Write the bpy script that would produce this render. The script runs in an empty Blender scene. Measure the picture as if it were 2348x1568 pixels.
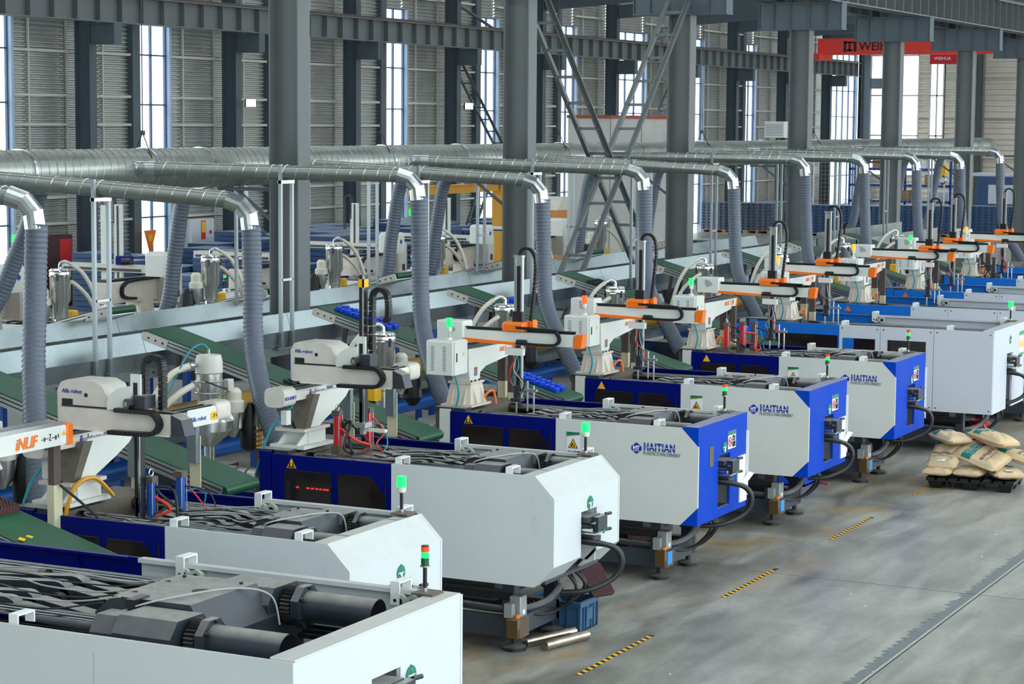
import bpy, math, random
from mathutils import Vector, Matrix, Euler
random.seed(7)
R = math.radians
C = bpy.context.scene.collection
scene = bpy.context.scene

# ------------------------------------------------------------------ camera
CAM_F = 4958.24
AZ, PT, RO = R(26.4556), R(5.81607), R(0.436358)
cam_d = bpy.data.cameras.new('camera'); cam = bpy.data.objects.new('camera', cam_d); C.objects.link(cam)
fw = Vector((math.cos(AZ)*math.cos(PT), math.sin(AZ)*math.cos(PT), -math.sin(PT)))
rt = Vector((math.sin(AZ), -math.cos(AZ), 0)); up = rt.cross(fw)
rt2 = math.cos(RO)*rt + math.sin(RO)*up; up2 = -math.sin(RO)*rt + math.cos(RO)*up
mw = Matrix((rt2, up2, -fw)).transposed().to_4x4(); mw.translation = Vector((0, 0, 5.0))
cam.matrix_world = mw
cam_d.sensor_width = 36.0; cam_d.lens = CAM_F/2348*36.0; cam_d.clip_end = 600; cam_d.clip_start = 0.1
scene.camera = cam

# ------------------------------------------------------------------ sky, exposure
w = bpy.data.worlds.new('overcast_sky'); scene.world = w; w.use_nodes = True
bg = w.node_tree.nodes['Background']
bg.inputs[0].default_value = (0.84, 0.95, 1.0, 1); bg.inputs[1].default_value = 2.5
vs = scene.view_settings
vs.view_transform = 'Standard'; vs.look = 'None'; vs.gamma = 1.0; vs.use_curve_mapping = False
vs.exposure = 0.45
cy = scene.cycles
cy.max_bounces = 6; cy.diffuse_bounces = 3; cy.glossy_bounces = 3; cy.transmission_bounces = 2; cy.transparent_max_bounces = 8
cy.caustics_reflective = False; cy.caustics_refractive = False

# ------------------------------------------------------------------ helpers
def lin(c):
    return tuple(((v/255)/12.92 if v/255 <= 0.04045 else ((v/255+0.055)/1.055)**2.4) for v in c)

MATS = {}
def mat(name, rgb, rough=0.5, metal=0.0, var=0.0, scale=6.0, bump=0.0, bscale=40.0, dust=0.0, top_tint=(150, 145, 135),
        emit=None, estr=0.0, alpha=1.0, spec=0.5, trans=0.0, stretch=None, streak=0.0):
    m = bpy.data.materials.new(name); m.use_nodes = True
    nt = m.node_tree; N = nt.nodes; L = nt.links
    b = N['Principled BSDF']; col = lin(rgb) + (1,)
    b.inputs['Base Color'].default_value = col
    b.inputs['Roughness'].default_value = rough; b.inputs['Metallic'].default_value = metal
    b.inputs['Specular IOR Level'].default_value = spec
    if trans: b.inputs['Transmission Weight'].default_value = trans
    if alpha < 1: b.inputs['Alpha'].default_value = alpha
    src = None
    if var or bump or dust or streak:
        tc = N.new('ShaderNodeTexCoord'); co = tc.outputs['Object']
        if stretch:
            mp = N.new('ShaderNodeMapping'); mp.inputs['Scale'].default_value = stretch; L.new(co, mp.inputs[0]); co = mp.outputs[0]
    if var:
        nz = N.new('ShaderNodeTexNoise'); nz.inputs['Scale'].default_value = scale; nz.inputs['Detail'].default_value = 6
        L.new(co, nz.inputs['Vector'])
        mr = N.new('ShaderNodeMapRange'); mr.inputs[1].default_value = 0.3; mr.inputs[2].default_value = 0.7
        mr.inputs[3].default_value = 1-var; mr.inputs[4].default_value = 1+var*0.6
        L.new(nz.outputs[0], mr.inputs[0])
        mx = N.new('ShaderNodeMix'); mx.data_type = 'RGBA'; mx.blend_type = 'MULTIPLY'; mx.inputs[0].default_value = 1
        mx.inputs[6].default_value = col; L.new(mr.outputs[0], mx.inputs[7]); src = mx.outputs[2]
        r2 = N.new('ShaderNodeMapRange'); r2.inputs[3].default_value = max(rough-0.12, .03); r2.inputs[4].default_value = min(rough+0.12, 1)
        L.new(nz.outputs[0], r2.inputs[0]); L.new(r2.outputs[0], b.inputs['Roughness'])
    if dust:  # tints upward faces: settled dust, and on crates the light on top
        g = N.new('ShaderNodeNewGeometry'); sx = N.new('ShaderNodeSeparateXYZ'); L.new(g.outputs['Normal'], sx.inputs[0])
        nz2 = N.new('ShaderNodeTexNoise'); nz2.inputs['Scale'].default_value = 9; nz2.inputs['Detail'].default_value = 8; L.new(co, nz2.inputs['Vector'])
        mr2 = N.new('ShaderNodeMapRange'); mr2.inputs[1].default_value = 0.5; mr2.inputs[2].default_value = 0.95
        L.new(sx.outputs[2], mr2.inputs[0])
        mr3 = N.new('ShaderNodeMapRange'); mr3.inputs[1].default_value = 0.35; mr3.inputs[2].default_value = 0.6; mr3.inputs[3].default_value = 0.7
        L.new(nz2.outputs[0], mr3.inputs[0])
        mu = N.new('ShaderNodeMath'); mu.operation = 'MULTIPLY'; L.new(mr2.outputs[0], mu.inputs[0]); L.new(mr3.outputs[0], mu.inputs[1])
        mu2 = N.new('ShaderNodeMath'); mu2.operation = 'MULTIPLY'; L.new(mu.outputs[0], mu2.inputs[0]); mu2.inputs[1].default_value = dust
        mx2 = N.new('ShaderNodeMix'); mx2.data_type = 'RGBA'; L.new(mu2.outputs[0], mx2.inputs[0])
        if src: L.new(src, mx2.inputs[6])
        else: mx2.inputs[6].default_value = col
        mx2.inputs[7].default_value = lin(top_tint)+(1,); src = mx2.outputs[2]
    if src: L.new(src, b.inputs['Base Color'])
    if bump:
        nb = N.new('ShaderNodeTexNoise'); nb.inputs['Scale'].default_value = bscale; nb.inputs['Detail'].default_value = 4; L.new(co, nb.inputs['Vector'])
        bp = N.new('ShaderNodeBump'); bp.inputs['Strength'].default_value = bump; bp.inputs['Distance'].default_value = 0.02
        L.new(nb.outputs[0], bp.inputs['Height']); L.new(bp.outputs[0], b.inputs['Normal'])
    if emit:
        b.inputs['Emission Color'].default_value = lin(emit)+(1,); b.inputs['Emission Strength'].default_value = estr
        m.cycles.emission_sampling = 'NONE'      # small emissive parts: seen, but not sampled as area lights
    MATS[name] = m
    return m

mat('floor_concrete', (150, 150, 144), 0.42, var=0.22, scale=1.1, spec=0.5)
mat('steel_paint', (110, 115, 116), 0.5, var=0.08, scale=3)
mat('steel_dark', (86, 98, 106), 0.55, var=0.08, scale=3)
mat('sheet_wall', (188, 189, 185), 0.36, metal=0.5, var=0.10, scale=1.5)
mat('sheet_cream', (222, 214, 200), 0.6, var=0.08, scale=1.2)
mat('girt_cream', (208, 206, 196), 0.55)
mat('window_frame', (70, 96, 130), 0.5)
mat('reveal_pale', (170, 190, 214), 0.5)
mat('glass', (235, 245, 250), 0.05, alpha=0.12)
mat('galv', (160, 172, 174), 0.28, metal=0.85, var=0.18, scale=2)
mat('galv_duct', (168, 172, 166), 0.33, metal=0.8, var=0.12, scale=4, dust=0.7, top_tint=(128, 124, 112))
mat('galv_bright', (205, 210, 210), 0.22, metal=0.9, var=0.1, scale=8)
mat('hose_grey', (94, 103, 117), 0.42, var=0.12, scale=8)
mat('panel_white', (213, 219, 220), 0.32, var=0.03, scale=2, dust=0.7, top_tint=(186, 180, 166))
mat('panel_warm', (216, 219, 213), 0.35, var=0.03, scale=2, dust=0.7, top_tint=(186, 180, 166))
mat('panel_grey', (210, 214, 224), 0.33, var=0.02, scale=2, dust=0.5, top_tint=(180, 176, 166))
mat('navy', (0, 14, 108), 0.45, var=0.06, scale=3, dust=0.35, top_tint=(120, 118, 125), spec=0.12)
mat('navy_lit', (0, 66, 188), 0.5, var=0.04, scale=3, dust=0.75, top_tint=(176, 172, 160), spec=0.1)  # blue of the lit machine fronts, their extra light put into the colour
mat('sky_blue', (20, 112, 208), 0.33, var=0.05, scale=3, dust=0.25, top_tint=(150, 150, 150))
mat('mech', (44, 50, 60), 0.4, var=0.15, scale=8, dust=0.9, top_tint=(160, 156, 148))
mat('mech_black', (24, 26, 30), 0.38, var=0.1, scale=10, dust=0.4)
mat('platen', (96, 88, 78), 0.55, var=0.3, scale=12, dust=0.6, top_tint=(120, 108, 92))
mat('base_dark', (50, 58, 68), 0.45, var=0.12, scale=5, dust=0.5)
mat('chrome', (200, 203, 205), 0.12, metal=1.0)
mat('tie_steel', (120, 124, 126), 0.18, metal=1.0, var=0.1, scale=10)
mat('bracket_white', (238, 240, 238), 0.35)
mat('roller', (190, 200, 188), 0.4)
mat('black', (18, 18, 20), 0.45)
mat('black_rubber', (28, 28, 30), 0.5)
mat('pane_dark', (38, 32, 30), 0.06, var=0.3, scale=5, spec=0.6)
mat('robot_white', (226, 229, 222), 0.38, var=0.04, scale=4, dust=0.5, top_tint=(170, 162, 150))
mat('robot_cream', (222, 212, 196), 0.45, var=0.10, scale=9, dust=0.5, top_tint=(150, 140, 125))
mat('alfa_white', (218, 212, 202), 0.42, var=0.08, scale=8, dust=0.5, top_tint=(140, 132, 122))
mat('orange', (250, 120, 10), 0.4)
mat('alu', (196, 198, 198), 0.3, metal=0.85)
mat('alu_pink', (205, 195, 188), 0.35, metal=0.6)
mat('belt', (15, 76, 48), 0.42, var=0.14, scale=3, stretch=(8, .6, 8))
mat('belt_dark', (26, 44, 38), 0.5)
mat('stainless', (232, 232, 228), 0.25, metal=0.9)
mat('hopper_white', (214, 210, 202), 0.4, var=0.08, scale=9)
mat('hose_cream', (226, 222, 204), 0.35, var=0.06)
mat('yellow', (250, 190, 20), 0.5)
mat('yellow_crane', (238, 170, 30), 0.45)
mat('ral_orange', (205, 130, 50), 0.5)
mat('red', (200, 30, 36), 0.4)
mat('red_crane', (226, 62, 52), 0.4)
mat('red_cyl', (214, 20, 26), 0.35)
mat('brown_post', (88, 74, 68), 0.6)
mat('cream_post', (212, 206, 172), 0.5)
mat('blue_part', (12, 70, 214), 0.45)
mat('crate_navy', (60, 88, 126), 0.5, var=0.08, scale=4, dust=0.5, top_tint=(180, 190, 205))  # pale upward faces: light on the crate tops put into the colour
mat('crate_black', (92, 104, 124), 0.5, var=0.08, scale=4, dust=0.5, top_tint=(190, 198, 210))  # pale upward faces: window light on the crate tops put into the colour
mat('tote_blue', (46, 84, 118), 0.5, var=0.08, scale=8)
mat('wood', (190, 150, 105), 0.7)
mat('concrete', (190, 188, 183), 0.8, var=0.12, scale=1.5, bump=0.2, bscale=6)
mat('red_brown', (150, 66, 48), 0.7)
mat('paper', (236, 238, 244), 0.6)
mat('badge_green', (14, 122, 100), 0.4)
mat('green_mid', (30, 160, 90), 0.4)
mat('logo_blue', (10, 50, 160), 0.4)
mat('logo_grey', (110, 118, 122), 0.5)
mat('text_white', (245, 245, 245), 0.5)
mat('text_black', (20, 24, 28), 0.5)
mat('text_red', (220, 30, 40), 0.5)
mat('amber', (88, 66, 38), 0.15, alpha=0.9)
mat('pump_grey', (150, 154, 152), 0.4, metal=0.3)
mat('label_blue', (30, 150, 230), 0.5)
mat('sack', (214, 188, 148), 0.7, var=0.07, scale=7, bump=0.5, bscale=9)
mat('sack_green', (10, 122, 104), 0.6)
mat('joint_dark', (110, 117, 118), 0.5, var=0.15, scale=6)
mat('joint_light', (168, 168, 160), 0.6, var=0.2, scale=14)
mat('rust_stain', (176, 146, 104), 0.5, var=0.2, scale=6)
mat('lens_green', (20, 200, 80), 0.3, emit=(10, 255, 90), estr=1.6)
mat('lens_green_off', (10, 90, 50), 0.3)
mat('lens_red', (255, 70, 30), 0.3, emit=(255, 60, 20), estr=2.0)
mat('lens_red_off', (230, 80, 40), 0.3, emit=(255, 60, 20), estr=0.25)
mat('lens_orange', (255, 140, 20), 0.3, emit=(255, 120, 10), estr=1.8)
mat('lens_white', (255, 255, 255), 0.3, emit=(220, 255, 235), estr=6.0)
mat('post_galv', (168, 176, 180), 0.35, metal=0.7)
mat('flood', (255, 255, 255), 0.3, emit=(240, 255, 255), estr=60.0)
mat('exit_green', (20, 220, 60), 0.3, emit=(20, 255, 70), estr=2.0)
mat('dash_red', (255, 30, 20), 0.3, emit=(255, 20, 20), estr=4.0)  # emissive red for the dashes on one gate pane
mat('maroon', (74, 40, 42), 0.6)
mat('grid_black', (26, 34, 36), 0.5)
mat('teal_cable', (30, 150, 165), 0.4)
mat('orange_cable', (240, 120, 20), 0.4)
mat('red_cable', (235, 60, 40), 0.4)
mat('amber_hose', (214, 150, 30), 0.35)
mat('cable_grey', (170, 172, 168), 0.5)
mat('pipe_blue', (20, 95, 180), 0.4)
mat('pipe_yellow', (150, 116, 10), 0.45)
mat('blue_steel', (16, 80, 170), 0.4)
mat('brass_dirty', (150, 120, 60), 0.4, metal=0.7)
mat('rod_steel', (170, 160, 145), 0.25, metal=0.9, var=0.2, scale=10)
mat('roof_dark', (110, 114, 116), 0.7)

class MB:
    """collects shapes, then links them as ONE mesh object"""
    cache = {}
    def __init__(s): s.v = []; s.f = []
    def add(s, vs, fs):
        o = len(s.v); s.v += [tuple(p) for p in vs]; s.f += [tuple(i+o for i in f) for f in fs]; return s
    def box(s, x0, x1, y0, y1, z0, z1):
        return s.add([(x0,y0,z0),(x1,y0,z0),(x1,y1,z0),(x0,y1,z0),(x0,y0,z1),(x1,y0,z1),(x1,y1,z1),(x0,y1,z1)],
                     [(0,3,2,1),(4,5,6,7),(0,1,5,4),(1,2,6,5),(2,3,7,6),(3,0,4,7)])
    def bbox(s, x0, x1, y0, y1, z0, z1, b=0.01):
        """box with chamfered vertical and top edges"""
        pts = lambda i: [(x0+i,y0),(x1-i,y0),(x1,y0+i),(x1,y1-i),(x1-i,y1),(x0+i,y1),(x0,y1-i),(x0,y0+i)]
        ring = lambda i, z: [(max(min(x, x1-i), x0+i), max(min(y, y1-i), y0+i), z) for x, y in pts(b)]
        vs = ring(0, z0) + ring(0, z1-b) + ring(b*.8, z1)
        fs = [tuple(reversed(range(8))), tuple(range(16, 24))]
        for k in (0, 8):
            fs += [(k+i, k+(i+1) % 8, k+8+(i+1) % 8, k+8+i) for i in range(8)]
        return s.add(vs, fs)
    def obox(s, c, sz, rot):
        m = Euler(rot).to_matrix(); c = Vector(c); h = Vector(sz)/2
        vs = [c + m @ Vector((sx*h.x, sy*h.y, sz_*h.z)) for sz_ in (-1,1) for sx, sy in ((-1,-1),(1,-1),(1,1),(-1,1))]
        return s.add(vs, [(0,3,2,1),(4,5,6,7),(0,1,5,4),(1,2,6,5),(2,3,7,6),(3,0,4,7)])
    def bar(s, a, b, wx, wz, upv=(0,0,1)):
        """rectangular bar from a to b"""
        a = Vector(a); b = Vector(b); d = (b-a).normalized(); u = Vector(upv)
        sd = d.cross(u)
        if sd.length < 1e-4: sd = d.cross(Vector((1,0,0)))
        sd.normalize(); u = sd.cross(d)
        vs = [p + sd*i*wx/2 + u*j*wz/2 for p in (a, b) for i, j in ((-1,-1),(1,-1),(1,1),(-1,1))]
        return s.add(vs, [(0,1,2,3),(7,6,5,4),(0,4,5,1),(1,5,6,2),(2,6,7,3),(3,7,4,0)])
    def cyl(s, a, b, r, n=16, r2=None, cap=True):
        return s.tube([a, b], [r, r if r2 is None else r2], n, cap)
    def tube(s, path, r, n=12, cap=True):
        P = [Vector(p) for p in path]; k = len(P); rs = r if isinstance(r, (list, tuple)) else [r]*k
        d0 = (P[1]-P[0]).normalized(); u = Vector((0,0,1)) if abs(d0.z) < 0.9 else Vector((1,0,0))
        vs = []
        for i, p in enumerate(P):
            d = (P[min(i+1,k-1)]-P[max(i-1,0)])
            d = d.normalized() if d.length > 1e-9 else d0
            sd = d.cross(u)
            if sd.length < 1e-5: sd = d.cross(Vector((0,1,0)))
            sd.normalize(); u = sd.cross(d).normalized()
            vs += [p + (sd*math.cos(2*math.pi*j/n) + u*math.sin(2*math.pi*j/n))*rs[i] for j in range(n)]
        fs = [(i*n+j, i*n+(j+1) % n, (i+1)*n+(j+1) % n, (i+1)*n+j) for i in range(k-1) for j in range(n)]
        if cap: fs += [tuple(reversed(range(n))), tuple(range((k-1)*n, k*n))]
        return s.add(vs, fs)
    def prism(s, poly, axis, a0, a1):
        """poly: 2d points; axis x -> (y,z), y -> (x,z), z -> (x,y)"""
        mk = {'x': lambda p, a: (a, p[0], p[1]), 'y': lambda p, a: (p[0], a, p[1]), 'z': lambda p, a: (p[0], p[1], a)}[axis]
        n = len(poly)
        vs = [mk(p, a0) for p in poly] + [mk(p, a1) for p in poly]
        return s.add(vs, [tuple(range(n)), tuple(reversed(range(n, 2*n)))] + [(i, i+n, (i+1) % n+n, (i+1) % n) for i in range(n)])
    def lathe(s, prof, c, n=20, cap=True):
        vs = []
        for r, z in prof: vs += [(c[0]+r*math.cos(2*math.pi*j/n), c[1]+r*math.sin(2*math.pi*j/n), c[2]+z) for j in range(n)]
        k = len(prof)
        fs = [(i*n+j, i*n+(j+1) % n, (i+1)*n+(j+1) % n, (i+1)*n+j) for i in range(k-1) for j in range(n)]
        if cap: fs += [tuple(reversed(range(n))), tuple(range((k-1)*n, k*n))]
        return s.add(vs, fs)
    def mesh(s, name, m, ang=32):
        me = bpy.data.meshes.new(name); me.from_pydata(s.v, [], s.f)
        me.materials.append(MATS[m])
        me.validate(); me.update()
        import bmesh
        bm = bmesh.new(); bm.from_mesh(me); bmesh.ops.recalc_face_normals(bm, faces=bm.faces); bm.to_mesh(me); bm.free()
        me.shade_smooth(); me.set_sharp_from_angle(angle=R(ang))
        return me
    def build(s, name, m, parent=None, ang=32):
        o = bpy.data.objects.new(name, s.mesh(name, m, ang)); C.objects.link(o)
        if parent is not None: o.parent = parent
        return o

def tag(o, label=None, cat=None, group=None, kind=None):
    if label: o['label'] = label
    if cat: o['category'] = cat
    if group: o['group'] = group
    if kind: o['kind'] = kind
    return o
def thing(name, label, cat, loc=(0,0,0), rz=0.0, group=None):
    o = bpy.data.objects.new(name, None); C.objects.link(o); o.empty_display_size = 0.2
    o.location = loc; o.rotation_euler = (0, 0, rz)
    return tag(o, label, cat, group)
CH = {}
def kids(o): return [c for c in C.objects if c.parent == o]
def copy_tree(o, loc, rz=0.0, label=None, group=None):
    """copy of a thing with copies of its parts and sub-parts"""
    r = o.copy(); C.objects.link(r); r.location = loc; r.rotation_euler = (0, 0, rz)
    if label: r['label'] = label
    if group: r['group'] = group
    for ch in o.children:
        c = ch.copy(); C.objects.link(c); c.parent = r
        for g in ch.children:
            d = g.copy(); C.objects.link(d); d.parent = c
    return r
def child(o, name, n=0): return [c for c in o.children if c.name.split('.')[0] == name][n]
FONTS = {}
def text(name, body, size, m, parent, loc, face='-x', ext=0.002, spacing=1.0, shear=0.0, sx=1.0, label=None, bold=0.0, roll=0.0, align='LEFT', width=None):
    key = (body, size, m, spacing, shear, bold, align)
    if key not in FONTS:
        cu = bpy.data.curves.new(name, 'FONT'); cu.body = body; cu.size = size; cu.extrude = ext; cu.space_character = spacing
        cu.shear = shear; cu.offset = bold; cu.align_x = align; cu.resolution_u = 2
        tmp = bpy.data.objects.new(name, cu); C.objects.link(tmp)
        dg = bpy.context.evaluated_depsgraph_get()
        me = bpy.data.meshes.new_from_object(tmp.evaluated_get(dg), preserve_all_data_layers=False, depsgraph=dg)
        bpy.data.objects.remove(tmp); bpy.data.curves.remove(cu)
        me.name = name; me.materials.clear(); me.materials.append(MATS[m]); FONTS[key] = me
    o = bpy.data.objects.new(name, FONTS[key]); C.objects.link(o)
    rot = {'-x': (R(90), 0, R(-90)), '-y': (R(90), 0, 0), '+x': (R(90), 0, R(90)), 'z': (0, 0, 0), 'z-': (0, 0, R(-90))}[face]
    if roll: o.rotation_euler = (Euler(rot).to_matrix() @ Euler((0, 0, roll)).to_matrix()).to_euler()
    else: o.rotation_euler = rot
    if width:
        xs_ = [v.co.x for v in FONTS[key].vertices]; sx = width/(max(xs_)-min(xs_))
    o.location = loc; o.scale = (sx, 1, 1)
    if parent is not None: o.parent = parent
    if label: o['label'] = label
    return o
def smooth_path(pts, k=8):
    P = [Vector(p) for p in pts]; out = []
    for i in range(len(P)-1):
        p0 = P[max(i-1,0)]; p1 = P[i]; p2 = P[i+1]; p3 = P[min(i+2,len(P)-1)]
        for j in range(k):
            t = j/k
            out.append(0.5*((2*p1) + (p2-p0)*t + (2*p0-5*p1+4*p2-p3)*t*t + (3*p1-p0-3*p2+p3)*t**3))
    out.append(P[-1]); return out
def ribbed(pts, r, pitch=0.055, amp=0.09, n=16):
    """flexible ribbed hose path -> (path, radii)"""
    fine = smooth_path(pts, 40)
    acc = [0.0]
    for a, b in zip(fine, fine[1:]): acc.append(acc[-1]+(b-a).length)
    N = max(4, int(acc[-1]/(pitch/3))); path = []; rad = []; j = 0
    for i in range(N+1):
        s_ = acc[-1]*i/N
        while j < len(acc)-2 and acc[j+1] < s_: j += 1
        t = (s_-acc[j])/max(acc[j+1]-acc[j], 1e-9)
        path.append(fine[j].lerp(fine[j+1], t)); rad.append(r*(1+amp) if i % 3 == 0 else r)
    return path, rad
# ================================================================== SETTING
def struct(name, mb, m, parent=None, label=None):
    o = mb.build(name, m, parent)
    if parent is None: o['kind'] = 'structure'
    if label: o['label'] = label
    return o
def sroot(name, label=None):
    o = bpy.data.objects.new(name, None); C.objects.link(o); o['kind'] = 'structure'
    if label: o['label'] = label
    return o

# ---- floor: concrete with worn streaks
fl = struct('floor', MB().box(-30, 170, -45, 45, -0.2, 0.0), 'floor_concrete')
def floor_nodes():
    m = MATS['floor_concrete']; nt = m.node_tree; N = nt.nodes; L = nt.links; b = N['Principled BSDF']
    for l in list(nt.links):
        if l.to_node == b: nt.links.remove(l)
    tc = N.new('ShaderNodeTexCoord')
    def noise(sc, st, det=6):
        mp = N.new('ShaderNodeMapping'); mp.inputs['Scale'].default_value = st; L.new(tc.outputs['Object'], mp.inputs[0])
        n = N.new('ShaderNodeTexNoise'); n.inputs['Scale'].default_value = sc; n.inputs['Detail'].default_value = det; n.inputs['Distortion'].default_value = 0.6
        L.new(mp.outputs[0], n.inputs['Vector']); return n.outputs[0]
    a = noise(0.55, (1, 1, 1)); bb = noise(1.3, (0.5, 2.2, 1), 8); c = noise(9, (1, 1.6, 1), 8)
    cr = N.new('ShaderNodeValToRGB'); e = cr.color_ramp.elements
    e[0].position = 0.32; e[0].color = lin((114, 112, 103))+(1,); e[1].position = 0.68; e[1].color = lin((178, 176, 166))+(1,)
    mx = N.new('ShaderNodeMath'); mx.operation = 'MULTIPLY_ADD'; L.new(bb, mx.inputs[0]); mx.inputs[1].default_value = 0.55
    m2 = N.new('ShaderNodeMath'); m2.operation = 'MULTIPLY'; L.new(a, m2.inputs[0]); m2.inputs[1].default_value = 0.45; L.new(m2.outputs[0], mx.inputs[2])
    L.new(mx.outputs[0], cr.inputs[0])
    # ochre granulate stains and oily dirt along the machine fronts
    sp = N.new('ShaderNodeSeparateXYZ'); L.new(tc.outputs['Object'], sp.inputs[0])
    def band(y0, y1, y2, y3):
        f1 = N.new('ShaderNodeMapRange'); f1.interpolation_type = 'SMOOTHSTEP'; f1.inputs[1].default_value = y0; f1.inputs[2].default_value = y1; L.new(sp.outputs[1], f1.inputs[0])
        f2 = N.new('ShaderNodeMapRange'); f2.interpolation_type = 'SMOOTHSTEP'; f2.inputs[1].default_value = y2; f2.inputs[2].default_value = y3; f2.inputs[3].default_value = 1; f2.inputs[4].default_value = 0; L.new(sp.outputs[1], f2.inputs[0])
        m_ = N.new('ShaderNodeMath'); m_.operation = 'MULTIPLY'; L.new(f1.outputs[0], m_.inputs[0]); L.new(f2.outputs[0], m_.inputs[1]); return m_.outputs[0]
    def over(prev, mask, bnd, lo, hi, amt, rgb):
        mr = N.new('ShaderNodeMapRange'); mr.inputs[1].default_value = lo; mr.inputs[2].default_value = hi; mr.inputs[4].default_value = amt; L.new(mask, mr.inputs[0])
        k = mr.outputs[0]
        if bnd is not None:
            m_ = N.new('ShaderNodeMath'); m_.operation = 'MULTIPLY'; L.new(k, m_.inputs[0]); L.new(bnd, m_.inputs[1]); k = m_.outputs[0]
        c_ = N.new('ShaderNodeMix'); c_.data_type = 'RGBA'; L.new(k, c_.inputs[0]); L.new(prev, c_.inputs[6]); c_.inputs[7].default_value = lin(rgb)+(1,); return c_
    dirt = noise(0.9, (0.7, 1.6, 1), 8); ochre = noise(0.75, (0.8, 1.3, 1), 8); mark = noise(2.2, (0.35, 1.8, 1), 8)
    mc = over(cr.outputs[0], dirt, band(6.6, 8.4, 14, 16), 0.42, 0.66, 0.75, (74, 70, 62))
    mc = over(mc.outputs[2], ochre, band(7.3, 8.2, 9.2, 9.9), 0.5, 0.68, 0.75, (172, 138, 92))
    mc = over(mc.outputs[2], mark, None, 0.56, 0.75, 0.4, (84, 86, 82))
    mc = over(mc.outputs[2], noise(1.7, (1.8, 0.5, 1), 8), None, 0.6, 0.8, 0.35, (186, 188, 182))
    # fine speckle
    m3 = N.new('ShaderNodeMapRange'); m3.inputs[1].default_value = 0.3; m3.inputs[2].default_value = 0.7; m3.inputs[3].default_value = 0.9; m3.inputs[4].default_value = 1.08; L.new(c, m3.inputs[0])
    mu = N.new('ShaderNodeMix'); mu.data_type = 'RGBA'; mu.blend_type = 'MULTIPLY'; mu.inputs[0].default_value = 1; L.new(mc.outputs[2], mu.inputs[6]); L.new(m3.outputs[0], mu.inputs[7])
    L.new(mu.outputs[2], b.inputs['Base Color'])
    r = N.new('ShaderNodeMapRange'); r.inputs[3].default_value = 0.22; r.inputs[4].default_value = 0.5; L.new(bb, r.inputs[0]); L.new(r.outputs[0], b.inputs['Roughness'])
floor_nodes()
# expansion joint: dark repaired band with a scalloped edge and a pale seam
rj = random.Random(3); pts = []; x = 6.0
while x < 120:
    pts.append((x, 5.70+0.04+0.06*rj.random())); pts.append((x+0.05, 5.70+0.09+0.07*rj.random())); x += 0.10+0.1*rj.random()
jb = MB(); n = len(pts)
jb.add([(px, py, 0.002) for px, py in pts] + [(px, 5.68, 0.002) for px, py in pts], [(i, i+1, n+i+1, n+i) for i in range(n-1)])
struct('joint_band', jb, 'joint_dark', fl); struct('joint_seam', MB().box(6, 120, 5.645, 5.675, -0.01, 0.004), 'joint_light', fl)
struct('joint_groove', MB().box(6, 120, 5.632, 5.645, -0.01, 0.003), 'black', fl)
for gx in (15.4, 22.6, 29.8, 37.0): struct('joint_groove', MB().box(gx, gx+0.012, -20, 8.2, -0.01, 0.002), 'joint_dark', fl)

# ---- corrugated sheet
def corrugated(x0, x1, z0, z1, pitch, depth):
    """sheet in the XZ plane (y = 0 front, ribs proud toward -y)"""
    mb = MB(); z = z0; prof = []
    while z < z1-1e-6:
        prof += [(0, z), (-depth, z+pitch*0.22), (-depth, z+pitch*0.5), (0, z+pitch*0.72)]; z += pitch
    prof.append((0, z1)); prof = [(y, min(zz, z1)) for y, zz in prof]
    n = len(prof)
    mb.add([(x0, y, zz) for y, zz in prof]+[(x1, y, zz) for y, zz in prof], [(i, i+1, n+i+1, n+i) for i in range(n-1)])
    return mb
YW = 37.0
WCOL = [40.2+6.97*k for k in range(0, 12)]
WIN_OFF = 3.1
wl = sroot('wall_left', 'long left wall of horizontally ribbed metal sheet with girts')
def wall_panel(parent, x0, x1, z0, z1, Y, m, pitch=0.12, depth=0.05):
    o = corrugated(0, x1-x0, z0, z1, pitch, depth).build('panel', m, parent); o.location = (x0, Y, 0); return o
GZ = [1.0, 2.15, 2.85, 4.8, 5.58, 6.75, 8.2, 9.2]
wi = 0
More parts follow.
